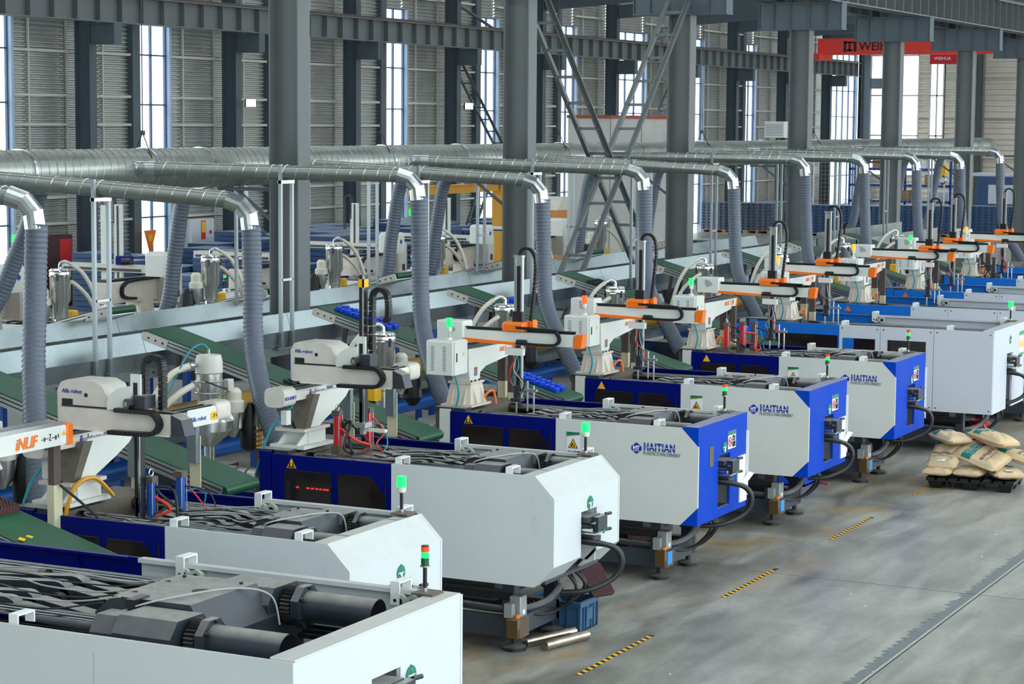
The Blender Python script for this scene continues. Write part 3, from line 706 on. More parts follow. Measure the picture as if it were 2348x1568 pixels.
def machine(name, label, cx, W, yf, ys, ye, zt, zb, style, num, tower='stack', slim=False, hdet=True, group='injection moulding machines'):
    """root at (cx, 0, 0); local y is the world's y"""
    t = thing(name, label, 'moulding machine', (cx, 0, 0), group=group)
    h = W/2; blue = {'white': 'navy', 'navy': 'navy', 'sky': 'sky_blue', 'big': 'navy'}[style]
    pw = {'white': 'panel_white', 'navy': 'panel_warm', 'sky': 'panel_grey', 'big': 'panel_white'}[style]
    chf = 0.2
    # --- near and far side panels
    def sidepoly(c0, c1, e=0.0): return [(yf+e+c0, zt), (ys, zt), (ys, zb), (yf+e+c1, zb), (yf+e, zb+c1), (yf+e, zt-c0)] if c0 else [(yf+e, zt), (ys, zt), (ys, zb), (yf+e, zb)]
    c = 0.0 if style in ('sky', 'big') else chf
    if style == 'sky':
        edges = [yf, yf+0.92, yf+1.76, ys]
        for i, (a, b) in enumerate(zip(edges, edges[1:])):
            p = MB().box(-h, -h+0.03, a+0.004, b-0.004, zb, zt).build('side_panel', pw, t)
            if i == 1: MB().box(-h-0.004, -h-0.001, a+0.12, b-0.12, zb+0.32, zt-0.2).build('pane', 'pane_dark', p)
            if i == 2: MB().box(-h-0.004, -h-0.001, a+0.08, b-0.24, zb+0.5, zt-0.2).build('pane', 'pane_dark', p); MB().box(-h-0.004, -h-0.001, b-0.24, b-0.06, zb+0.5, zt-0.2).build('door_edge', 'sky_blue', p)
            for dz in (zb+0.05, zt-0.05):
                for dy in (a+0.05, b-0.05): MB().cyl((-h-0.002, dy, dz), (-h, dy, dz), 0.012, 8).build('screw', 'mech', p)
    else:
        MB().prism(sidepoly(c, c, -0.004), 'x', -h, -h+0.025).build('side_panel', pw, t)
        if style == 'big': MB().box(-h-0.001, -h+0.001, yf+1.42, yf+1.424, zb, zt-0.1).build('panel_seam', 'cable_grey', t)
    MB().prism(sidepoly(c, c, -0.004), 'x', h-0.025, h).build('side_panel', pw, t)
    MB().box(h-0.07, h-0.025, yf+0.2, ys, zt-0.03, zt).box(h-0.06, h-0.025, yf+0.2, ys, zt-0.27, zt-0.24).build('inner_rail', pw, t)
    # --- sliding doors
    dtop = zt-0.005
    gate = MB().box(-h, -h+0.03, ys+0.005, ye-0.11, zb+0.05, dtop).build('safety_gate', blue, t)
    if style == 'sky':
        MB().prism(rrect(ys+0.02, ye-0.3, zb+0.4, zt-0.17, 0.03), 'x', -h-0.004, -h+0.001).build('pane', 'pane_dark', gate)
    else:
        L_ = ye-0.11-ys
        w1 = (ys+L_*0.50, ye-0.11-L_*0.12); w2 = (ys+L_*0.05, ys+L_*0.43); z0, z1 = zb+0.35, zt-0.16
        p = MB().box(-h-0.003, -h+0.001, w1[0], w1[1], z0, z1).build('pane', 'pane_dark', gate)
        p2 = MB().prism([(w2[0], z0), (w2[1], z0), (w2[1], z1), (w2[0]+0.14, z1), (w2[0], z1-0.16)], 'x', -h-0.003, -h+0.001).build('pane', 'pane_dark', gate)
        fr = MB()
        for (a, b) in (w1, w2):
            fr.box(-h-0.006, -h, a-0.012, a, z0, z1).box(-h-0.006, -h, b, b+0.012, z0, z1).box(-h-0.006, -h, a if a != w2[0] else a+0.14, b, z1, z1+0.012)
        fr.build('pane_gasket', 'mech_black', gate)
    warn_triangle(gate, -h-0.001, ye-0.34, zt-0.09, 0.055, 'yellow' if style != 'sky' else 'orange')
    MB().box(h-0.03, h, ys+0.005, ye-0.05, zb+0.05, dtop).box(h-0.07, h-0.03, ys+0.1, ye-0.05, zt-0.02, zt).box(h-0.045, h-0.03, ys+0.55, ys+0.57, zt-0.22, zt).build('safety_gate', blue, t)
    post = 'panel_warm' if style == 'navy' else blue
    MB().box(-h-0.005, -h+0.16, ye-0.1, ye+0.03, zb, zt+0.015).build('gate_post', post, t)
    MB().box(-h+0.03, -h+0.05, ye-0.115, ye-0.1, zb, zt+0.03).build('gate_rod', 'mech_black', t)
    # --- front cover
    fx0, fx1, fz1, fz0 = -0.14, 0.22, {'big': 1.575, 'white': 1.327, 'navy': 1.36, 'sky': 1.5}[style], zb+0.1
    fb_ = {'white': pw, 'navy': 'navy_lit', 'sky': pw, 'big': pw}[style]
    if style == 'white':
        y0 = yf; zt_, zb_ = zt-chf, zb+chf
        hi = h-0.026
        MB().box(-hi, fx0, y0, y0+0.025, zb_, zt_).box(fx1, hi, y0, y0+0.025, zb_, zt_).box(fx0, fx1, y0, y0+0.025, fz1, zt_).build('front_panel', pw, t)
        MB().prism([(yf, zt_), (yf+chf, zt), (yf+chf, zt-0.03), (yf+0.02, zt_-0.02)], 'x', -hi, hi).build('sloped_panel', pw, t)
        MB().prism([(yf, zb_), (yf+chf, zb), (yf+chf, zb+0.03), (yf+0.02, zb_+0.02)], 'x', -hi, fx0).prism([(yf, zb_), (yf+chf, zb), (yf+chf, zb+0.03), (yf+0.02, zb_+0.02)], 'x', fx1, hi).build('sloped_panel', pw, t)
        MB().box(fx1, fx1+0.02, yf+0.02, yf+0.25, zb+0.1, fz1).build('slot_edge', pw, t)
        MB().box(-hi, hi, yf+chf, yf+chf+0.13, zt-0.02, zt).build('top_shelf', pw, t)
    else:
        g = 0.026 if style == 'big' else 0.031 if style == 'sky' else 0.004
        b = MB().box(-h+g, fx0, yf-0.0, yf+0.03, zb, zt).box(fx1, h-g, yf, yf+0.03, zb+(0.0 if style != 'navy' else 0.0), zt).box(fx0, fx1, yf, yf+0.03, fz1, zt)
        if style == 'navy':
            b.box(-h+g, -h+0.02, yf+0.03, yf+chf+0.02, zb, zt).box(h-0.02, h-g, yf+0.03, yf+chf+0.02, zb, zt)
            b.box(fx0, fx1, yf, yf+0.03, zb, fz0)
        b.build('front_panel', fb_, t)
        MB().box(-h+g, h-g, yf, yf+0.17, zt+0.001, zt+0.012).build('top_shelf', fb_, t)
        if style == 'navy': MB().box(h+0.0, h+0.012, yf-0.02, yf+0.06, zb+0.12, zt-0.2).build('edge_guard', 'bracket_white', t)
    badge(t, {'big': 0.35, 'white': 0.055, 'navy': 0.04, 'sky': 0.05}[style], yf-0.001, {'big': 1.49, 'white': 1.39, 'navy': 1.44, 'sky': 1.70}[style], num)
    if style == 'big': pass
    # slot contents: valve block, guide rods, hose loop
    MB().box(fx0+0.02, fx1-0.06, yf-0.06, yf+0.3, fz1-0.1, fz1-0.05).box(fx0+0.13, fx1-0.02, yf-0.12, yf-0.05, fz1-0.22, fz1-0.06).box(fx0+0.1, fx1-0.1, yf-0.09, yf+0.1, fz1-0.3, fz1-0.25).build('valve_block', 'mech', t)
    MB().box(fx0+0.04, fx1-0.12, yf-0.13, yf+0.1, fz1-0.215, fz1-0.2).build('linear_scale', 'alu', t); MB().box(fx1-0.13, fx1-0.1, yf-0.135, yf-0.12, fz1-0.225, fz1-0.19).build('scale_plug', 'green_mid', t)
    for dx, dz in ((0.03, -0.17), (0.13, -0.12)): MB().cyl((fx0+dx, yf+0.3, fz1+dz), (fx0+dx, yf-0.1, fz1+dz), 0.02, 12).build('guide_rod', 'chrome', t)
    for dz in (-0.06, -0.21): MB().cyl((fx1-0.02, yf-0.1, fz1+dz), (fx1+0.06, yf-0.12, fz1+dz), 0.016, 10).build('fitting', 'mech_black', t)
    MB().box(fx0, fx1, yf+0.28, yf+0.3, zb, fz1).build('inner_plate', 'mech', t)
    for k in range(2):
        dx = 0.03*k; r = 0.026
        MB().tube(smooth_path([(fx0+0.06+dx, yf+0.2, fz1-0.3), (fx0+0.1+dx, yf-0.05, fz1-0.29-0.02*k), (fx1-0.02+dx, yf-0.19, fz1-0.38), (fx1+0.05+dx, yf-0.24, fz1-0.52), (fx1+0.0+dx, yf-0.18, fz1-0.68), (fx0+0.12, yf-0.02, fz1-0.77), (fx0+0.0, yf+0.2, fz1-0.79)], 8), r, 12).build('hose_loop', 'black_rubber', t)
    # --- clamping mechanism
    mz = zt-0.08; ky = (ye-yf)/5.03; Y_ = lambda v: yf+v*ky
    q = 1.0 if style == 'big' else 0.8          # cross-section scale
    if not slim:
        for sx in (-1, 1):
            x_ = sx*h*0.52; r0 = 0.105*q
            MB().cyl((x_, Y_(1.0), mz), (x_, ye-0.1, mz), 0.07*q, 18).build('tie_bar', 'tie_steel', t)
            s_ = MB().tube([(x_, Y_(0.35), mz), (x_, Y_(0.9), mz)], r0, 28, cap=False).tube([(x_, Y_(0.35), mz), (x_, Y_(0.9), mz)], r0-0.007, 28, cap=False).build('tie_bar_sleeve', 'mech', t)
            oc = [(x_+r0*1.42*math.cos(R(22.5+45*i)), mz+r0*1.42*math.sin(R(22.5+45*i))) for i in range(8)]
            MB().prism(oc, 'y', Y_(0.88), Y_(0.94)).build('flange', 'mech', s_)
            for a in range(6):
                an = a*1.047+0.5; bx_, bz_ = x_+1.2*r0*math.cos(an), mz+1.2*r0*math.sin(an)
                MB().cyl((bx_, Y_(0.88)-0.02, bz_), (bx_, Y_(0.88), bz_), 0.013*q, 6).build('bolt', 'mech_black', s_)
            N_ = 30; poly = []
            for i in range(N_*2): rr = (1.12 if i % 2 else 1.28)*r0; poly.append((x_+rr*math.cos(math.pi*i/N_), mz+rr*math.sin(math.pi*i/N_)))
            MB().prism(poly, 'y', Y_(0.955), Y_(1.03)).build('adjusting_gear', 'mech_black', t)
        N_ = 34; poly = []
        for i in range(N_*2): rr = (0.115 if i % 2 else 0.13)*q; poly.append((rr*math.cos(math.pi*i/N_), mz-0.2+rr*math.sin(math.pi*i/N_)))
        rg = MB().prism(poly, 'y', Y_(0.93), Y_(1.0)).build('ring_gear', 'mech_black', t); MB().cyl((0, Y_(0.91), mz-0.2), (0, Y_(0.93), mz-0.2), 0.09*q, 20).build('gear_hub', 'brass_dirty', rg)
        # tail platen: broad block with bevelled cheeks and two bored ears
        hp = h*0.36; zt2 = mz+0.16*q
        prof = [(Y_(1.05), mz-0.6), (Y_(1.05), mz-0.05), (Y_(1.12), mz+0.06), (Y_(1.18), zt2), (Y_(1.78), zt2), (Y_(1.92), mz+0.04), (Y_(1.92), mz-0.6)]
        tp = MB(); n_ = len(prof)
        vs_ = [(sx*hp*(1 if z_ > mz else 1.25), y_, z_) for sx in (-1, 1) for y_, z_ in prof]
        tp.add(vs_, [tuple(range(n_)), tuple(reversed(range(n_, 2*n_)))]+[(i, i+n_, (i+1) % n_+n_, (i+1) % n_) for i in range(n_)])
        tpo = tp.build('tail_platen', 'mech', t)
        for sx in (-1, 1):
            x_ = sx*h*0.52; ear = [(x_+w_*h*0.21, mz+z_*q) for w_, z_ in ((-1, -0.5), (1, -0.5), (1, 0.03), (0.62, 0.13), (-0.62, 0.13), (-1, 0.03))]
            e_ = MB().prism(ear, 'y', Y_(1.06), Y_(1.5)).build('ear', 'mech', tpo)
            ear2 = [(x_+w_*h*0.15, mz+z_*q) for w_, z_ in ((-1, -0.4), (1, -0.4), (1, 0.0), (0.5, 0.1), (-0.5, 0.1), (-1, 0.0))]
            MB().prism(ear2, 'y', Y_(1.5), Y_(1.72)).build('ear', 'mech', tpo)
            xo = x_+sx*h*0.21; MB().cyl((min(xo, xo-sx*0.02), Y_(1.34), mz-0.05*q), (xo+sx*0.06*q, Y_(1.34), mz-0.05*q), 0.055*q, 18).build('boss', 'mech', tpo)
        MB().cyl((0.0, Y_(1.36), zt2-0.005), (0.0, Y_(1.36), zt2+0.002), 0.06*q, 22).build('oil_hole', 'black', tpo)
        MB().box(-h*0.44, -h*0.28, Y_(1.55), Y_(1.62), mz+0.10*q, mz+0.17*q).build('junction_box', 'mech_black', tpo)
        for y_ in (1.25, 1.7): MB().cyl((hp*0.8, Y_(y_), zt2), (hp*0.8, Y_(y_), zt2+0.015), 0.014, 6).build('bolt', 'mech_black', tpo)
        # toggle links
        for sx in (-1, 1):
            xo = sx*h*0.25-h*0.1; ml = mz-0.07
            for dx in (-0.15, 0.04):
                a, b = xo+dx*q, xo+(dx+0.11)*q
                capsule_link(MB(), (Y_(1.9), ml-0.04), (Y_(2.45), ml+0.02*q), 0.10*q, 0.11*q, a, b).build('toggle_link', 'mech', t)
                a, b = xo+(dx+0.0)*q, xo+(dx+0.09)*q
                lk = capsule_link(MB(), (Y_(2.55), ml+0.04*q), (Y_(3.35), ml+0.0), 0.13*q, 0.11*q, a, b).build('toggle_link', 'mech', t)
                MB().bar((a-0.004, Y_(2.65), ml+0.03), (a-0.004, Y_(3.25), ml+0.0), 0.008, 0.02, (0, 0, 1)).build('lip', 'mech', lk)
            for y_, z_, r_ in ((1.9, -0.04, 0.06), (2.5, 0.03, 0.075), (3.35, 0.0, 0.06)):
                MB().cyl((xo-0.21*q, Y_(y_), ml+z_*q), (xo+0.21*q, Y_(y_), ml+z_*q), r_*q, 18).build('toggle_pin', 'mech_black', t)
        MB().prism(rrect(Y_(2.1), Y_(2.3), ml-0.3, ml-0.02, 0.03), 'x', -h*0.5, h*0.4).build('crosshead', 'mech', t)
        for x_ in (-h*0.12, h*0.12): MB().cyl((x_, Y_(2.0), ml-0.12), (x_, Y_(3.4), ml-0.12), 0.04*q, 12).build('guide_rod', 'chrome', t)
        # moving platen: ribbed casting
        y0_, y1_ = Y_(3.25), Y_(3.72)
        mp_ = MB().prism([(y0_+0.12*ky, ml-0.6), (y0_+0.12*ky, ml-0.02), (y0_+0.2*ky, ml+0.08*q), (y1_, ml+0.12*q), (y1_, ml-0.6)], 'x', -h*0.68, h*0.55).build('moving_platen', 'mech', t)
        for i in range(5):
            x_ = -h*0.62+i*h*0.26
            MB().prism([(y0_-0.15*ky, ml-0.3), (y0_-0.15*ky, ml+0.02), (y0_+0.1*ky, ml+0.1*q), (y1_-0.02, ml+0.135*q), (y1_-0.02, ml-0.3)], 'x', x_, x_+h*0.09).build('rib', 'mech', mp_)
        for sx in (-1, 0.75):
            c_ = MB().cyl((sx*h*0.6, Y_(3.0), ml+0.03), (sx*h*0.6, Y_(3.7), ml+0.03), 0.085*q, 20).build('stroke_cylinder', 'mech', t)
            MB().cyl((sx*h*0.6, Y_(2.97), ml+0.03), (sx*h*0.6, Y_(3.03), ml+0.03), 0.1*q, 20).build('gland', 'mech_black', c_)
        rw = random.Random(int(cx*10))
        for i in range(6):
            x_ = (-0.42+0.13*i)*h/0.75
            pts = [(x_, Y_(1.7), zt2+0.005), (x_+rw.uniform(-.08, .08), Y_(2.1), mz+0.09*q), (x_+rw.uniform(-.12, .12), Y_(2.5), mz+0.1*q), (x_+rw.uniform(-.1, .1), Y_(2.9), mz+0.08*q), (x_+rw.uniform(-.1, .1), Y_(3.3), mz+0.06*q)]
            MB().tube(smooth_path(pts, 6), 0.006, 6).build('wire', 'cable_grey' if i % 2 else 'black_rubber', t)
        MB().tube(smooth_path([(-hp, Y_(1.75), mz+0.02), (-hp-0.08, Y_(1.62), mz+0.1), (-hp*0.9, Y_(1.4), zt2+0.01), (hp*0.3, Y_(1.2), zt2+0.012), (hp*0.9, Y_(1.05), mz+0.1), (hp, Y_(1.0), mz-0.1)], 8), 0.007, 6).build('wire', 'cable_grey', t)
    else:
        MB().box(-h*0.7, h*0.7, yf+0.8, ye-0.9, zt-0.3, zt-0.18).build('clamp_cover', 'mech', t)
        for sx in (-1, 1): MB().cyl((sx*h*0.5, yf+0.3, zt-0.16), (sx*h*0.5, ye-0.1, zt-0.16), 0.06, 14).build('tie_bar', 'tie_steel', t)
    # slide strips along the far side
    for i in range(3): MB().box(h*0.66+i*0.06, h*0.66+i*0.06+0.045, yf+0.25, ye-0.1, zt-0.34+0.02*i, zt-0.31+0.02*i).build('slide_strip', 'tie_steel', t)
    MB().box(-h*0.9, h*0.9, ye-0.3, ye+0.12, zb, zt-0.01).build('fixed_platen', 'platen', t)
    MB().box(-h*0.96, -h*0.75, ye-0.28, ye+0.1, zt-0.01, zt+0.03).build('robot_plate', 'mech', t)
    hy = {'big': (8.63, 6.95), 'white': (ys-0.06, yf+0.48), 'navy': (ys-0.06, yf+0.5), 'sky': (ys-0.06, yf+0.7)}[style]
    for yy in (hy if style != 'big' else hy[:1]): hanger(t, -h+0.012, yy, zt, False)
    for yy in ((8.76, 7.02) if style == 'big' else (ys+0.02, yf+0.34)): hanger(t, h-0.012, yy, zt, True)
    # --- lower body, base frame and feet
    MB().box(-h*0.62, h*0.62, yf+0.75, ye+0.6, 0.46, zb+0.04).build('bed', 'base_dark', t)
    MB().box(-h*0.8, h*0.8, yf+0.15, ye, zb-0.0, zb+0.03).build('drip_tray', 'base_dark', t)
    fy = yf+0.5
    for sx in (-1, 1):
        MB().box(sx*h*0.6-0.06, sx*h*0.6+0.06, fy, ye+2.6, 0.14, 0.32).build('base_beam', 'base_dark', t)
        for yy in (fy+0.02, fy+1.5, fy+2.9): MB().box(sx*h*0.6-0.06, sx*h*0.6+0.06, yy, yy+0.12, 0.32, zb).build('base_leg', 'base_dark', t)
        for yy in (fy+0.06, fy+1.6, fy+3.2):
            f = MB().lathe([(0.12, 0), (0.12, 0.035), (0.08, 0.05), (0.03, 0.06), (0.03, 0.14)], (sx*h*0.56, yy, 0), 16).build('levelling_foot', 'mech_black', t)
    MB().box(-h*0.6, h*0.6, fy, fy+0.1, 0.14, 0.32).build('base_beam', 'base_dark', t)
    if style != 'sky' and hdet:
        MB().prism([(fy, zb), (fy+0.5, zb), (fy+0.12, 0.4), (fy, 0.4)], 'x', h*0.55, h*0.6).build('gusset', 'base_dark', t)
    MB().cyl((-h*0.66, yf+0.55, zb-0.16), (-h*0.66, ye, zb-0.16), 0.05, 12).build('oil_pipe', 'mech_black', t)
    MB().tube(smooth_path([(-h*0.62, ys, zb-0.26), (-h*0.64, yf+1.0, zb-0.3), (-h*0.5, yf+0.55, zb-0.32), (0.0, yf+0.42, zb-0.3), (h*0.35, yf+0.4, zb-0.2)], 8), 0.038, 10).build('oil_pipe', 'mech', t)
    rw = random.Random(int(cx*7))
    for i in range(4):
        x_ = h*0.3+0.07*i
        MB().tube(smooth_path([(x_, yf+0.35, zb-0.02), (x_+rw.uniform(-.1, .1), yf+0.22, zb-0.2), (x_+rw.uniform(-.15, .05), yf+0.4, zb-0.42), (x_-0.3, yf+0.5, zb-0.42), (x_-0.5, yf+0.55, zb-0.3)], 6), 0.016, 8).build('hose', 'black_rubber', t)
    if style != 'sky':
        # lubricator by the near front foot
        lx, ly = -h*0.6-0.15, fy-0.03
        lr = bpy.data.objects.new('lubricator', None); C.objects.link(lr); lr.parent = t; lr.location = (lx, ly, 0.2)
        MB().bbox(-0.01, 0.13, -0.07, 0.05, 0.17, 0.36, 0.01).build('pump_housing', 'pump_grey', lr)
        MB().box(-0.1, -0.02, -0.02, 0.06, 0.17, 0.3).build('relay_box', 'pump_grey', lr)
        MB().bbox(-0.1, 0.13, -0.1, 0.05, -0.02, 0.17, 0.02).build('reservoir', 'amber', lr)
        MB().cyl((-0.06, -0.06, 0.17), (-0.06, -0.06, 0.2), 0.022, 10).build('filler_cap', 'orange', lr)
        MB().cyl((0.05, -0.075, 0.21), (0.05, -0.07, 0.21), 0.025, 14).build('gauge', 'paper', lr)
        if style == 'navy': MB().box(-0.06, 0.06, -0.104, -0.1, 0.01, 0.15).build('label_plate', 'label_blue', lr); MB().box(0.131, 0.134, -0.08, 0.02, 0.03, 0.14).build('label_plate', 'label_blue', lr)
    signal_tower(t, h-0.15, yf+{'big': 0.2, 'white': 0.3, 'navy': 0.22, 'sky': 0.2}[style], zt+0.012, tower)
    # --- injection end
    MB().box(-h*0.62, h*0.62, ye+0.1, ye+2.5, 0.4, 1.0).build('injection_bed', 'panel_warm' if style != 'sky' else 'sky_blue', t)
    MB().box(-h*0.45, h*0.45, ye+1.0, ye+1.9, 1.0, 1.42).build('injection_carriage', 'mech', t)
    MB().cyl((0, ye, 1.28), (0, ye+1.2, 1.28), 0.16, 20).build('barrel_cover', 'alu', t)
    for i in range(6): MB().cyl((0, ye+0.2+i*0.14, 1.28), (0, ye+0.22+i*0.14, 1.28), 0.165, 20).build('heater_band', 'platen', t)
    MB().box(-h*0.8, -h*0.66, ye+0.2, ye+1.2, 0.5, 1.3).build('injection_guard', blue, t)
    return t

PITCH = 3.67
def mcx(k): return 22.19+PITCH*(k-4)
M = {}
m = machine('moulding_machine', 'big white open-topped moulding machine in the lower left corner, green badge 1', 11.44, 2.1, 6.57, 9.15, 11.6, 1.88, 0.75, 'big', '1'); M[1] = m
M[2] = machine('moulding_machine', 'white moulding machine with navy gate and sloped front, green badge 2', mcx(2), 1.5, 8.40, 10.12, 11.55, 1.745, 0.70, 'white', '2', 'single')
M[3] = machine('moulding_machine', 'white moulding machine with navy gate, sloped front and open hose slot, green badge 3', mcx(3), 1.5, 8.40, 10.12, 11.58, 1.745, 0.70, 'white', '3', 'single')
g3 = [c for c in M[3].children if c.name.startswith('safety_gate')][0]
for y_ in (11.17, 11.05, 11.0, 10.95, 10.905, 10.86, 10.83): MB().box(-0.757, -0.754, y_-0.014, y_+0.014, 1.425, 1.437).build('red_dash', 'dash_red', g3)  # row of red dashes set to emit, laid onto the gate pane
warn = (('white and blue moulding machine with brand lettering, nearest of the three blue-fronted ones', 4), ('white and blue moulding machine with brand lettering, middle of the three blue-fronted ones', 5), ('white and blue moulding machine with brand lettering, farthest of the three blue-fronted ones', 6))
M[4] = machine('moulding_machine', warn[0][0], mcx(4), 1.5, 8.43, 10.12, 11.55, 1.74, 0.68, 'navy', '4')
hN = 0.75
logo(M[4], -hN-0.001, 9.147, 1.482)
warning_sign(M[4], -hN-0.001, 9.905, 1.604)
def front_papers(mm, n):
    s = MB().box(0.14, 0.38, 8.424, 8.428, 1.40, 1.6).build('notice', 'paper', mm)
    MB().box(0.14, 0.38, 8.421, 8.424, 1.555, 1.6).build('header', 'badge_green', s)
    ring = [(0.2+0.04*math.cos(2*math.pi*i/20), 8.422, 1.48+0.05*math.sin(2*math.pi*i/20)) for i in range(21)]
    MB().tube(ring, 0.006, 6).bar((0.17, 8.422, 1.515), (0.23, 8.422, 1.445), 0.008, 0.008).build('prohibition_ring', 'text_red', s)
    text('notice_text', '禁止', 0.07, 'text_black', s, (0.265, 8.421, 1.49), '-y', sx=0.7); text('notice_text', '触摸', 0.07, 'text_black', s, (0.265, 8.421, 1.42), '-y', sx=0.7)
    if n != 6:
        MB().box(0.44, 0.68, 8.415, 8.428, 0.95, 1.28).build('document_sleeve', 'paper', mm)
        MB().box(0.5, 0.72, 8.41, 8.428, 0.75, 1.02).build('document_sleeve', 'paper', mm)
        MB().add([(0.55, 8.41, 0.98), (0.7, 8.38, 1.08), (0.74, 8.33, 1.06), (0.6, 8.37, 0.96)], [(0, 1, 2, 3)]).build('loose_sheet', 'paper', mm)
    if n == 4: MB().box(-0.42, -0.3, 8.424, 8.428, 1.28, 1.5).build('rating_plate', 'platen', mm)
for k in (5, 6):
    r = copy_tree(M[4], (mcx(k), 0, 0), 0, warn[k-4][0]); M[k] = r
for k in (4, 5, 6): front_papers(M[k], k)
# number on the copied badges
for k in (5, 6):
    b = [c for c in M[k].children if c.name.startswith('number_badge')][0]
    nb = [g for g in b.children if g.name.startswith('number')][0]
    q = text('number', str(k), 0.075, 'text_white', b, nb.location, '-y', bold=0.003, align='CENTER'); bpy.data.objects.remove(nb)
M[7] = machine('moulding_machine', 'pale grey moulding machine with sky blue gate and dark windows, nearest of its kind', 33.2, 2.0, 7.93, 10.35, 11.8, 1.905, 0.65, 'sky', '7', 'single', slim=True)
sg = MB().box(0.62, 0.9, 7.925, 7.929, 1.4, 1.78).build('notice', 'paper', M[7])
MB().box(0.62, 0.9, 7.922, 7.925, 1.72, 1.78).box(0.62, 0.9, 7.922, 7.925, 1.4, 1.44).build('header', 'green_mid', sg)
for x_ in (0.69, 0.83): MB().prism([(x_-0.05, 1.53), (x_+0.05, 1.53), (x_, 1.66)], 'y', 7.92, 7.925).build('triangle', 'yellow', sg)
for k, nm in ((8, 'second'), (9, 'third'), (10, 'fourth'), (11, 'fifth')):
    M[k] = copy_tree(M[7], (33.2+PITCH*(k-7)+(0.25 if k == 8 else 0.1 if k == 9 else 0.5 if k == 10 else 0.6), 0, 0), 0, 'pale grey moulding machine with sky blue gate, %s in its line' % nm)
# machines of the far line, turned round
FM = []
for j, fx in enumerate(FX):
    if j == 0:
        r = copy_tree(M[4], (fx, 31.95, 0), math.pi, 'white and navy moulding machine beyond the troughs, %s from the left' % ORD[j], 'far line of moulding machines')
        for g in [c for c in r.children if c.name.startswith(('notice', 'document', 'loose', 'rating'))]:
            for q in list(g.children): bpy.data.objects.remove(q)
            bpy.data.objects.remove(g)
        F0 = r
        a_ = 0.11
        d_ = MB().prism([(9.2, 1.44+a_), (9.2-a_, 1.46), (9.2-a_, 1.42), (9.2, 1.44-a_), (9.2+a_, 1.42), (9.2+a_, 1.46)], 'x', 0.75, 0.754).build('logo_diamond', 'logo_blue', r)
        text('logo_letters', 'HT', 0.1, 'text_white', d_, (0.755, 9.13, 1.41), '+x', bold=0.006)
        text('brand_text', 'HAITIAN', 0.205, 'logo_blue', r, (0.754, 9.36, 1.42), '+x', bold=0.008, sx=0.84)
    else: r = copy_tree(F0, (fx, 31.95, 0), math.pi, 'white and navy moulding machine beyond the troughs, %s from the left' % ORD[j], 'far line of moulding machines')
    FM.append(r)
# ================================================================== TAKE-OUT ROBOTS
def beacon(t, x, y, z, m):
    r = bpy.data.objects.new('beacon', None); C.objects.link(r); r.parent = t; r.location = (x, y, z)
    MB().cyl((0, 0, 0), (0, 0, 0.03), 0.035, 12).build('foot', 'robot_white', r)
    MB().cyl((0, 0, 0.03), (0.0, 0.0, 0.1), 0.012, 8).build('stem', 'alu', r)
    MB().cyl((0, 0, 0.1), (0, 0, 0.15), 0.03, 14).build('socket', 'robot_white', r)
    MB().cyl((0, 0, 0.15), (0, 0, 0.25), 0.036, 14).build('lens', m, r)
    return r
def chain(t, pts, wx=0.07, th=0.03, m='black', upv=(1, 0, 0)):
    """energy chain: a row of links along a path in the YZ plane"""
    P = smooth_path(pts, 8); mb = MB()
    for a, b in zip(P, P[1:]):
        d = (b-a)
        mb.bar(a+d*0.06, b-d*0.06, th, wx, upv)
    return mb.build('energy_chain', m, t)
